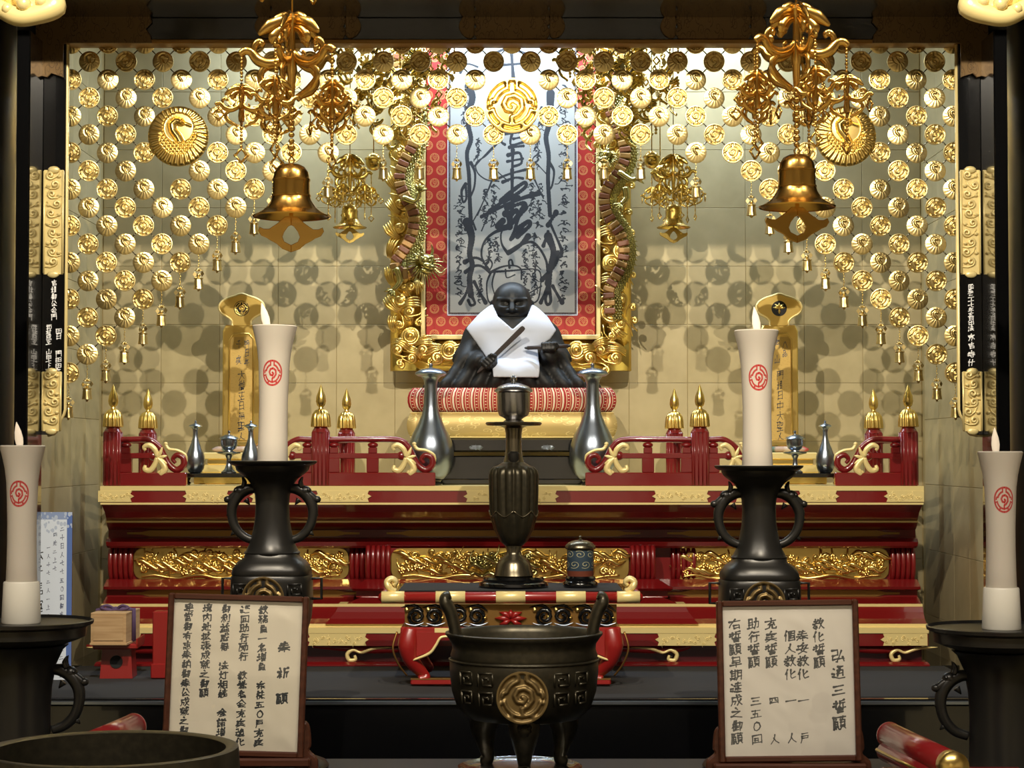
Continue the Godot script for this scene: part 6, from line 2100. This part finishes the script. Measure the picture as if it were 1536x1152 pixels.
	# black cloth on the table
	var c := thing("table_cloth", "black cloth laid flat on the low red table under the bronze lamp", "cloth", Vector3(o.position.x, top, o.position.z))
	part("sheet", box(Vector3(336 * u, 0.005, f * 2 - 0.004), 0.002), M.black_cloth, c, move(0, 0.0025, 0.0))
	var ty := top + 0.005
	# fluted bronze stand carrying a lidded pewter cup
	u = 5.98 / 3000.0
	var lamp := thing("fluted_vessel", "tall fluted bronze vessel with a lidded pewter cup on its saucer, in the middle", "vessel", Vector3(spot(770.5, 880, 5.98).x, ty, EYE.z - 5.98))
	part("black_base", lathe([[0, 0], [50, 0], [52, 3], [51, 7], [45, 10], [46, 13], [44, 16], [0, 16]], u, 48), M.black_lacquer, lamp)
	part("foot", lathe([[0, 16], [28, 16], [30, 18], [28, 24], [25, 36], [20, 43], [12, 49], [10.5, 54], [13, 61], [13, 63], [0, 63]], u, 40), M.bronze_bright, lamp)
	part("body", lathe([[0, 62], [13, 62, 0.0], [20, 68, 0.2], [29, 84, 0.2], [35, 103, 0.3], [36.5, 110, 1.0], [37.5, 140, 1.0], [37.8, 168, 1.0], [36, 175, 0.9], [31, 180, 0.3], [24, 182, 0.0], [16, 187, 0.0]], u, 128, 16, 0.09), M.bronze, lamp)
	var petal := begin()
	for k in 8:
		var pts := []
		for j in 9:
			var t := j / 8.0
			var a := (k + t) * TAU / 8.0
			var yy := 106.0 + 9.0 * pow(absf(2.0 * t - 1.0), 1.5)
			var r := 36.4 - 0.1 * (115.0 - yy)
			pts.append(Vector3(cos(a) * r, yy, sin(a) * r) * u)
		add_tube(petal, pts, [1.2 * u], 6)
	part("petal_rim", done(petal), M.bronze_bright, lamp)
	part("neck", lathe([[16, 186], [13.5, 195], [12, 206], [12, 230], [13.5, 238], [20, 241], [40, 242], [42.5, 245], [41, 247], [20, 246], [0, 246]], u, 40), M.bronze_bright, lamp)
	part("knob", lathe([[0, 184], [7, 186], [9, 192], [9, 200], [6, 203], [0, 204]], u, 16), M.bronze_dark, lamp, move(0, 0, 0.018))
	part("cup", lathe([[0, 246], [16, 246], [15, 249], [12, 251], [16, 254], [22, 257], [24.5, 264], [25, 292], [0, 292]], u, 40, 20, 0.03), M.pewter, lamp)
	part("lid", lathe([[0, 291], [25, 291], [29, 293], [28, 296], [22, 301], [10, 305], [4, 306], [2.5, 308], [5, 311], [5, 314], [2, 317], [0, 318]], u, 40), M.pewter, lamp)
	var jar := thing("incense_jar", "small blue patterned lidded jar on black base, right of the bronze vessel", "jar", Vector3(spot(870.5, 880, 5.98).x, ty, EYE.z - 5.98))
	part("black_base", lathe([[0, 0], [25, 0], [26.5, 4], [25, 8], [22, 10], [23, 14], [21, 17], [0, 17]], u, 40), M.black_lacquer, jar)
	var st2 := begin()
	add_lathe(st2, [[19, 16], [19.8, 18], [20, 56], [20, 58]], u, 40, Transform3D(), 0, 0.0, 2.0, true)
	part("wall", done(st2), M.blue_cloth, jar)
	part("lid", lathe([[0, 57], [22, 57], [23.5, 59], [23, 62], [18, 67], [10, 70], [3, 71], [1.6, 73], [2.4, 76], [0, 78]], u, 40, 14, 0.02), M.bronze_bright, jar)

# ---------------------------------------------------------------- bronze in the foreground
func dragon_handle(s: float, u: float) -> ArrayMesh:
	# C-shaped handle with a beast's head at the top, reaching out along +x
	var st := begin()
	var xf := Transform3D(Basis.from_scale(Vector3(s, 1, 1)), Vector3.ZERO)
	add_tube(st, smooth_path(pv([[24, 148], [38, 147], [51, 138], [60, 122], [60, 104], [54, 88], [42, 76], [26, 70]], u), 5), [6 * u, 8.5 * u, 8.5 * u, 8 * u, 7 * u, 7 * u, 6.5 * u, 6 * u], 12, xf)
	add_ball(st, Vector3(48, 144, 0) * u, Vector3(11, 9, 9) * u, 12, xf)
	add_tube(st, smooth_path(pv([[48, 143, 0], [58, 137, 0], [65, 131, 0]], u), 3), [7 * u, 6 * u, 5 * u], 10, xf)
	add_ball(st, Vector3(67, 132, 0) * u, Vector3(6, 5.5, 6) * u, 10, xf)
	for e: float in [-1.0, 1.0]:
		add_tube(st, smooth_path(pv([[44, 150, 5 * e], [42, 158, 6 * e], [45, 166, 5 * e]], u), 3), [3.4 * u, 3 * u, 0.6 * u], 6, xf)
		add_ball(st, Vector3(54, 146, 6 * e) * u, Vector3(2.6, 2.6, 2.6) * u, 6, xf)
	for q in [[40, 132, 34, 124], [56, 84, 62, 78], [62, 112, 69, 108]]:
		add_tube(st, pv([[q[0], q[1], 0], [q[2], q[3], 0]], u), [5 * u, 0.8 * u], 6, xf)
	return done(st)

func fret(u: float) -> ArrayMesh:
	var st := begin()
	var p := [[-10, -8], [-10, 9], [10, 9], [10, -6], [-4, -6], [-4, 3], [4, 3], [4, -1]]
	for i in p.size() - 1:
		add_tube(st, [Vector3(p[i][0], p[i][1], 0) * u, Vector3(p[i + 1][0], p[i + 1][1], 0) * u], [1.5 * u], 5)
	return done(st)

func candle(label: String, at: Vector3, u: float, lean: float, flame_at: Vector2, base_cup: bool) -> void:
	var o := thing("candle", label, "candle", at)
	o.rotation.z = lean
	var y0 := 0.0
	if base_cup:
		part("plastic_base", lathe([[0, 0], [28, 0], [29, 2], [26.5, 60], [25.5, 62], [0, 62]], u, 40), M.white_plastic, o)
		y0 = 61.0 * u
	var st := begin()
	var prof := [[22.5, 0], [23, 2], [22, 30], [21.5, 60], [21.5, 90], [22.5, 125], [23.5, 150], [26, 170], [29.5, 186], [32.5, 198], [33.5, 203]]
	add_lathe(st, prof, u, 48, Transform3D(), 0, 0.0, 2.0, true)
	part("wax_body", done(st), M.wax_print, o, move(0, y0, 0))
	part("wax_top", lathe([[33.5, 203], [32, 204.5], [29, 203], [10, 201.5], [0, 201.5]], u, 40), M.wax, o, move(0, y0, 0))
	part("foot_ring", lathe([[0, -0.2], [22, -0.2], [23.2, 0.5], [23.2, 2.4]], u, 40), M.wax, o, move(0, y0, 0))
	var fl := begin()
	add_lathe(fl, [[0, 0], [3.4, 1], [5.6, 9], [6.4, 17], [5.2, 27], [2.6, 36], [0.4, 42]], u, 20, Transform3D(Basis.from_scale(Vector3(1, 1, 0.45)), Vector3.ZERO))
	var m: StandardMaterial3D = M.flame_glow
	part("flame", done(fl), m, o, trs(Vector3(flame_at.x * u, y0 + 198 * u, 0.0), Vector3(0, 0, flame_at.y)))

func make_front() -> void:
	var glow := mat("flame_glow", Color(0.93, 0.88, 0.8), 0.5)
	glow.emission_enabled = true
	glow.emission = Color(1.0, 0.93, 0.84)
	glow.emission_energy_multiplier = 0.12
	# two bronze candlesticks with handles
	var z := 4.8
	var u := z / 3000.0
	for s: float in [-1.0, 1.0]:
		var side := "left" if s < 0 else "right"
		var px := 408.0 if s < 0 else 1139.0
		var x := spot(px, 900, z).x
		var o := thing("bronze_candlestick", "dark bronze dragon-handled candlestick behind the framed sheet, %s" % side, "candlestick", Vector3(x, FRONT, EYE.z - z))
		var dish := spot(px, 691 if s < 0 else 698, z).y - FRONT   # height of the dish
		var k := dish / u
		var p := func(a: Array) -> Array:
			var res := []
			for q in a:
				res.append([q[0], k - q[1]])
			return res
		part("neck", lathe(p.call([[0, 140], [41, 140], [42, 137], [39, 134], [34, 124], [29.5, 108], [26, 88], [25, 66], [26, 52], [30, 38], [38, 27], [50, 18], [54, 14], [56, 8], [62, 6], [66, 3], [66.5, 0.5], [64, 0], [56, 2], [0, 2.5]]), u, 48), M.bronze_dark, o)
		part("body", lathe(p.call([[0, 290], [30, 290], [38, 282], [50, 262], [58, 235], [60, 210], [59.5, 180], [59, 172], [57.5, 170], [58.5, 168], [57, 160], [50, 150], [41, 144], [39, 139], [0, 139]]), u, 64, 0, 0.0, 3.4), M.bronze_dark, o)
		part("stem", lathe([[0, 0], [84, 0], [86, 4], [82, 10], [66, 16], [44, 30], [32, 60], [28, k * 0.2], [32, k - 288], [0, k - 288]], u, 48), M.bronze_dark, o)
		for e: float in [-1.0, 1.0]:
			part("handle", dragon_handle(e, u), M.bronze_dark, o, move(0, (k - 190) * u, 0))
			var lug := begin()
			add_tube(lug, pv([[56, 0, 0], [74, 0, 0], [74, -30, 0], [56, -30, 0]], u), [2.4 * u], 6, Transform3D(Basis.from_scale(Vector3(e, 1, 1)), Vector3.ZERO))
			part("lug", done(lug), M.bronze_dark, o, move(0, (k - 176) * u, 0))
			part("fret", fret(u), M.bronze_dark, o, move(e * 40 * u, (k - 190) * u, 59.5 * u))
		part("crest_boss", relief_disc(31 * u, 6 * u, 22, 60, crest_relief, 0.006), M.bronze_crest, o, move(-6 * u if s < 0 else 0.0, (k - 201) * u, 58 * u))
		candle("%s leaning cream candle with red crest on the bronze candlestick" % ("left" if s < 0 else "right"), Vector3(x + (0.0 if s < 0 else -2.0 * u), FRONT + dish + 0.001 - 2.2 * u, EYE.z - z), u, -0.012 if s < 0 else 0.004, Vector2(-10, 0.25) if s < 0 else Vector2(2, 0.12), false)
	# outer candle stands with wide dishes
	z = 4.4
	u = z / 3000.0
	for s: float in [-1.0, 1.0]:
		var side := "left" if s < 0 else "right"
		var px := 30.0 if s < 0 else 1500.0
		var x := spot(px, 900, z).x
		var dish := spot(px, 934 if s < 0 else 943, z).y
		var o := thing("dish_candlestick", "wide-dished black bronze candle stand at the far %s edge" % side, "candlestick", Vector3(x, FRONT, EYE.z - z))
		var k := (dish - FRONT) / u
		part("dish", lathe([[0, k - 34], [60, k - 34], [84, k - 26], [98, k - 20], [99, k - 6], [108, k - 2], [109, k + 3], [106, k + 4], [102, k], [0, k - 1]], u, 64), M.bronze_dark, o)
		part("body", lathe([[0, 0], [64, 0], [68, 6], [60, 14], [52, 24], [47, 60], [46, k - 130], [48, k - 96], [54, k - 62], [64, k - 40], [72, k - 33], [0, k - 33]], u, 48), M.bronze_dark, o)
		for e: float in [-1.0, 1.0]:
			part("handle", dragon_handle(e, u * 1.15), M.bronze_dark, o, move(e * 20 * u, (k - 240) * u, 0))
		candle("cream candle in a white base at the far %s edge" % side, Vector3(spot(32 if s < 0 else 1502, 900, z).x, dish - 0.5 * u, EYE.z - z), u, 0.0, Vector2(-3, 0.16) if s < 0 else Vector2(-6, 0.05), true)
	burner()
	frames()
	# great standing bell bowl, bottom left, on a round stand
	z = 3.5
	u = z / 3000.0
	var rim := spot(165, 1122, z)
	var bowl := thing("bell_bowl", "great dark bronze bell bowl cut by the lower left corner", "bowl", Vector3(rim.x, rim.y - 0.26, rim.z))
	part("bowl", lathe([[0, 0], [0.1, 0.0], [0.17, 0.03], [0.215, 0.1], [0.226, 0.19], [0.223, 0.25], [0.2215, 0.26], [0.212, 0.262], [0.2, 0.258], [0.2, 0.19], [0.185, 0.1], [0.13, 0.04], [0, 0.02]], 1.0, 72), M.bronze, bowl)
	var bs := thing("bowl_stand", "round black cushioned stand under the great bell bowl", "stand", Vector3(rim.x, 0, rim.z))
	part("stand", lathe([[0, 0], [0.2, 0], [0.2, 0.04], [0.15, 0.08], [0.15, rim.y - 0.37], [0.2, rim.y - 0.33], [0, rim.y - 0.33]], 1.0, 40), M.black_lacquer, bs)
	part("cushion", lathe([[0, rim.y - 0.33], [0.16, rim.y - 0.33], [0.2, rim.y - 0.3], [0.17, rim.y - 0.265], [0.1, rim.y - 0.2605], [0, rim.y - 0.2605]], 1.0, 40), M.vermilion, bs)
	# red sutra desks with rolled edges, only their upturned ends show
	for s: float in [-1.0, 1.0]:
		var a := spot(1335, 1103, 4.05) if s > 0 else spot(200, 1090, 4.05)
		var b := spot(1424, 1146, 3.74) if s > 0 else a + Vector3(-0.05, -0.012, 0.17)
		var d := thing("sutra_desk", "red lacquer sutra desk with gilt-ended roll, at the lower %s" % ("left" if s < 0 else "right"), "desk", Vector3(a.x, 0, a.z))
		var ra := a - d.position
		var rb := b - d.position
		part("roll", tube([ra, rb], [0.026, 0.026], 24), M.red_lacquer, d)
		part("gilt_end", tube([rb, rb + (rb - ra).normalized() * 0.03], [0.027, 0.027], 24), M.gold, d)
		part("gilt_end", tube([ra, ra - (rb - ra).normalized() * 0.006], [0.0265, 0.0265], 24), M.red_lacquer, d)
		var dirx := s * 1.0
		part("curl_board", tube([ra + Vector3(-0.012 * s, -0.03, 0.02), rb + Vector3(-0.012 * s, -0.03, -0.01)], [0.02, 0.02], 16), M.red_lacquer, d)
		part("gilt_line", tube([ra + Vector3(-0.03 * s, -0.026, 0.02), rb + Vector3(-0.03 * s, -0.026, -0.01)], [0.004, 0.004], 8), M.gold, d)
		part("desk_top", box(Vector3(0.28, 0.025, 0.5 if s > 0 else 0.2), 0.004), M.red_lacquer, d, move(dirx * 0.12, ra.y - 0.075, 0.25 if s > 0 else 0.1))
		part("desk_side", box(Vector3(0.24, ra.y - 0.09, 0.42 if s > 0 else 0.16), 0.004), M.red_lacquer, d, move(dirx * 0.13, (ra.y - 0.09) * 0.5, 0.26 if s > 0 else 0.1))
	side_things()

func burner() -> void:
	var z := 4.74
	var u := z / 3000.0
	var c := spot(786, 950, z)
	var plate_o := thing("burner_plate", "round black plate with silvery well under the bronze censer", "plate", Vector3(c.x - 6 * u, FRONT, c.z))
	part("plate", lathe([[0, 0], [82, 0], [92, 5], [93, 9], [90, 10.5], [86, 9], [80, 5.5], [0, 5]], u, 64), M.black_lacquer, plate_o)
	part("well", lathe([[0, 5.2], [64, 5.2], [66, 6.5], [62, 7], [0, 6.6]], u, 48), M.pewter, plate_o)
	var y0 := FRONT + 7.2 * u
	var k := (c.y - y0) / u
	var o := thing("bronze_censer", "dark three-legged bronze censer with upright handles and brass crest", "censer", Vector3(c.x, y0, c.z))
	part("bowl", lathe([[0, k - 132], [50, k - 130], [84, k - 124], [100, k - 108], [108, k - 84], [111, k - 56], [111, k - 40], [108.5, k - 36], [110, k - 32], [107, k - 22], [108, k - 14], [114, k - 5], [117.5, k - 1], [117.5, k + 2], [113, k + 3], [108, k], [104, k - 8], [104, k - 60], [96, k - 100], [0, k - 118]], u, 80), M.bronze, o)
	for s: float in [-1.0, 1.0]:
		var st := begin()
		add_tube(st, smooth_path(pv([[100 * s, k - 12, 0], [104 * s, k + 10, 0], [110 * s, k + 32, 0], [117 * s, k + 46, 0], [116 * s, k + 54, 0], [110 * s, k + 57, 0]], u), 5), [9 * u, 9 * u, 9.5 * u, 10 * u, 9 * u, 6 * u], 12, Transform3D(Basis.from_scale(Vector3(1, 1, 2.2)), Vector3.ZERO))
		part("handle", done(st), M.bronze, o)
	var leg := begin()
	add_tube(leg, smooth_path(pv([[0, k - 112, 60], [0, k - 140, 70], [0, (k - 150) * 0.55, 66], [0, 12, 62], [0, 4, 66], [0, 2, 70]], u), 5), [26 * u, 22 * u, 12 * u, 9 * u, 11 * u, 10 * u], 14)
	add_ball(leg, Vector3(0, k - 134, 84) * u, Vector3(12, 14, 9) * u, 12)
	for e: float in [-1.0, 1.0]:
		add_ball(leg, Vector3(7 * e, k - 128, 90) * u, Vector3(4, 4, 4) * u, 8)
	var lm := done(leg)
	for j in 3:
		part("leg", lm, M.bronze, o, Transform3D(Basis(Vector3.UP, 0.0 + j * TAU / 3.0), Vector3.ZERO))
	part("crest_boss", relief_disc(37.5 * u, 6 * u, 26, 72, crest_relief, 0.012), M.bronze_crest, o, move(-3 * u, (k - 82) * u, 110 * u))
	for q in [-78, -48, 46, 76]:
		part("fret", fret(u * 1.15), M.bronze, o, Transform3D(Basis(Vector3.UP, q / 111.0), Vector3(sin(q / 90.0) * 111, k - 60, cos(q / 90.0) * 111) * u))
		part("fret", fret(u * 1.15), M.bronze, o, Transform3D(Basis(Vector3.UP, q / 90.0), Vector3(sin(q / 90.0) * 110, k - 88, cos(q / 90.0) * 110) * u))
	var band := []
	for j in 65:
		band.append(Vector3(cos(j * TAU / 64.0) * 111.5, k - 38, sin(j * TAU / 64.0) * 111.5) * u)
	part("band", tube(band, [1.6 * u], 6), M.bronze, o)

func framed(called: String, label: String, c: Vector3, w: float, h: float, spin: float, turn: float, sheet_m: Material, seed_: int) -> void:
	var o := thing(called, label, "frame", Vector3(c.x, FRONT, c.z), turn)
	var cy := c.y - FRONT
	var b := Basis(Vector3.BACK, spin) * Basis(Vector3.RIGHT, -0.05)
	var xf := Transform3D(b, Vector3(0, cy, 0))
	var t := 0.0135
	for s: float in [-1.0, 1.0]:
		part("frame_side", box(Vector3(t, h + 2 * t, 0.022), 0.003), M.brown_wood, o, xf * move(s * (w + t) * 0.5, 0, 0))
		part("frame_bar", box(Vector3(w + 0.001, t, 0.0215), 0.003), M.brown_wood, o, xf * move(0, s * (h + t) * 0.5, 0))
	part("backing", box(Vector3(w, h, 0.004), 0.0), M.brown_wood, o, xf * move(0, 0, -0.008))
	# the sheet is slightly crumpled
	var n := FastNoiseLite.new()
	n.seed = seed_
	n.frequency = 6.5
	n.fractal_octaves = 2
	n.fractal_type = FastNoiseLite.FRACTAL_RIDGED
	var st := begin()
	var rows := []
	for i in 41:
		var row := PackedVector3Array()
		for j in 37:
			var x := -w * 0.5 + w * j / 36.0
			var y := -h * 0.5 + h * i / 40.0
			var edge := minf(1.0, minf(minf(j, 36 - j), minf(i, 40 - i)) / 4.0)
			row.append(Vector3(x, y, 0.0022 + 0.006 * edge * (0.5 + 0.5 * n.get_noise_2d(x * 0.9 + y * 0.5, y * 0.7))))
		# rows run bottom up, points left to right: reverse so that the front faces the hall
		row.reverse()
		rows.append(row)
	add_sheet(st, rows)
	part("sheet", done(st), sheet_m, o, xf * move(0, 0, -0.003))
	part("glass_pane", box(Vector3(w, h, 0.0015), 0.0), M.glass, o, xf * move(0, 0, 0.0065))
	# easel: two shaped feet, ledge and a back strut
	part("ledge", box(Vector3(w + 0.05, 0.02, 0.05), 0.004), M.brown_wood, o, move(0, cy - h * 0.5 - t - 0.012, 0.005))
	var bottom := cy - h * 0.5 - t - 0.02
	for s: float in [-1.0, 1.0]:
		var foot := outline([[0, 0.11], [0.012, 0.1], [0.016, 0.07], [0.012, 0.06], [0.03, 0.045], [0.034, 0.02], [0.05, 0.0], [-0.03, 0.0], [-0.012, 0.05], [-0.01, 0.1]], 1.0, 4)
		part("easel_foot", plate(foot, 0.02, 0.003), M.brown_wood, o, Transform3D(Basis.from_scale(Vector3(s, maxf(0.4, (bottom + 0.09) / 0.11), 1)), Vector3(s * (w * 0.5 + 0.008), 0.006, -0.012)))
	part("back_strut", box(Vector3(0.03, cy + 0.02, 0.012), 0.003), M.brown_wood, o, Transform3D(Basis(Vector3.RIGHT, 0.16), Vector3(0, (cy + 0.02) * 0.495, -0.075)))

func add_sheet(st: SurfaceTool, rows: Array) -> void:
	var n := rows.size()
	for i in n - 1:
		var lo: PackedVector3Array = rows[i]
		var hi: PackedVector3Array = rows[i + 1]
		var m := lo.size()
		for j in m - 1:
			var u0 := 1.0 - float(j) / (m - 1)
			var u1 := 1.0 - float(j + 1) / (m - 1)
			var v0 := 1.0 - float(i) / (n - 1)
			var v1 := 1.0 - float(i + 1) / (n - 1)
			for q in [[lo[j], u0, v0], [lo[j + 1], u1, v0], [hi[j + 1], u1, v1], [lo[j], u0, v0], [hi[j + 1], u1, v1], [hi[j], u0, v1]]:
				st.set_uv(Vector2(q[1], q[2]))
				st.add_vertex(q[0])

func frames() -> void:
	var z := 4.5
	var u := z / 3000.0
	framed("prayer_frame", "brown framed prayer sheet with six columns of brush writing, at left", spot(354, 1013, z), 192 * u, 221 * u, -0.028, 0.0, M.prayer_sheet, 4)
	framed("vow_frame", "brown framed vow sheet with brush writing and numbers, at right", spot(1183, 1021, z), 194 * u, 221 * u, 0.012, 0.0, M.vow_sheet, 9)

func side_things() -> void:
	# red offering stand with a corded wooden box, a red block beside it, a blue notice against the wall
	var z := 6.12
	var u := z / 3000.0
	var c := spot(178, 1000, z)
	var o := thing("offering_stand", "red lacquer offering stand with round hole, carrying the wooden box", "stand", Vector3(c.x, DAIS, c.z), 0.04)
	var st := begin()
	add_rect(st, [[-0.006, 0.0], [-0.012, 0.09]], 27 * u, 0.055, Transform3D(), true)
	part("base", done(st), M.vermilion, o)
	part("hole", lathe([[0, 0], [9.5 * u, 0], [9.5 * u, 0.002], [0, 0.002]], 1.0, 24), M.ink, o, Transform3D(Basis(Vector3.RIGHT, PI / 2 - 0.06), Vector3(0, 0.05, 0.0465)))
	part("tray", box(Vector3(66 * u, 0.016, 0.15), 0.004), M.vermilion, o, move(0, 0.098, 0))
	for s: float in [-1.0, 1.0]:
		part("tray_lip", box(Vector3(0.005, 0.02, 0.15), 0.002), M.vermilion, o, move(s * 32 * u, 0.112, 0))
	var b := thing("wooden_box", "pale wooden box tied with purple cord on the red stand", "box", Vector3(c.x - 0.006, DAIS + 0.1062, c.z + 0.02), -0.03)
	var bm := begin()
	part("body", uv_box(Vector3(52 * u, 44 * u, 0.19)), M.pale_wood, b, move(0, 22 * u + 0.006, 0))
	part("bottom_board", box(Vector3(55 * u, 0.007, 0.196), 0.001), M.pale_wood, b, move(0, 0.0035, 0))
	part("end_panel", uv_box(Vector3(44 * u, 36 * u, 0.003)), M.pale_wood, b, move(0, 22 * u + 0.006, 0.096))
	part("lid", box(Vector3(52.6 * u, 3 * u, 0.191), 0.002), M.pale_wood, b, move(0, 43 * u + 0.006, 0))
	var cord := begin()
	for zz in [-0.015, 0.0, 0.015]:
		add_tube(cord, [Vector3(-27 * u, 0.004, zz), Vector3(-27 * u, 46 * u + 0.006, zz), Vector3(27 * u, 46 * u + 0.006, zz), Vector3(27 * u, 0.004, zz)], [0.0042], 6)
	part("cord", done(cord), M.purple_cord, b)
	var bow := begin()
	for s: float in [-1.0, 1.0]:
		add_tube(bow, smooth_path([Vector3(0, 48 * u, 0), Vector3(s * 0.022, 55 * u, 0.012), Vector3(s * 0.042, 52 * u, 0.016), Vector3(s * 0.02, 49 * u, 0.022), Vector3(0, 48 * u, 0.004)], 5), [0.0045], 6)
		add_tube(bow, smooth_path([Vector3(0, 48 * u, 0), Vector3(s * 0.03, 50 * u, -0.03), Vector3(s * 0.045, 46 * u, -0.045)], 5), [0.0045, 0.004, 0.002], 6)
	add_ball(bow, Vector3(0, 50 * u, 0), Vector3(0.009, 0.007, 0.009), 10)
	part("bow", done(bow), M.purple_cord, b)
	var rb := spot(243, 1000, 6.1)
	var red := thing("red_stand", "plain vermilion lacquer pedestal half hidden by the left framed sheet", "stand", Vector3(rb.x, DAIS, rb.z))
	part("shaft", box(Vector3(24 * u, 98 * u, 0.06), 0.003), M.vermilion, red, move(0, 49 * u + 0.002, 0))
	part("foot", box(Vector3(28 * u, 22 * u, 0.07), 0.003), M.vermilion, red, move(0, 11 * u, 0))
	var nb := spot(76, 1010, 6.04)
	var no := thing("blue_notice", "narrow blue and white notice board leaning by the left gold wall", "notice", Vector3(nb.x, DAIS, nb.z), 0.0)
	var h := spot(76, 768, 6.04).y - DAIS
	part("board", box(Vector3(0.125, h, 0.008), 0.001), M.brown_wood, no, move(0, h * 0.5, 0))
	var pm := PlaneMesh.new()
	pm.orientation = PlaneMesh.FACE_Z
	pm.size = Vector2(0.125, h)
	part("sheet", pm, M.notice_sheet, no, move(0, h * 0.5, 0.0046))

func uv_box(size: Vector3) -> BoxMesh:
	var m := BoxMesh.new()
	m.size = size
	return m

func _ready() -> void:
	rng.seed = 7
	set_eye_and_light()
	make_materials()
	make_lamps()
	make_prints()
	make_room()
	make_dais()
	make_platform()
	make_mandala()
	make_railings()
	make_altar_things()
	make_statue(Vector3(0, spot(768, 584, 6.86).y, -0.86))
	make_low_table()
	make_front()
	make_curtain()
	make_hanging()
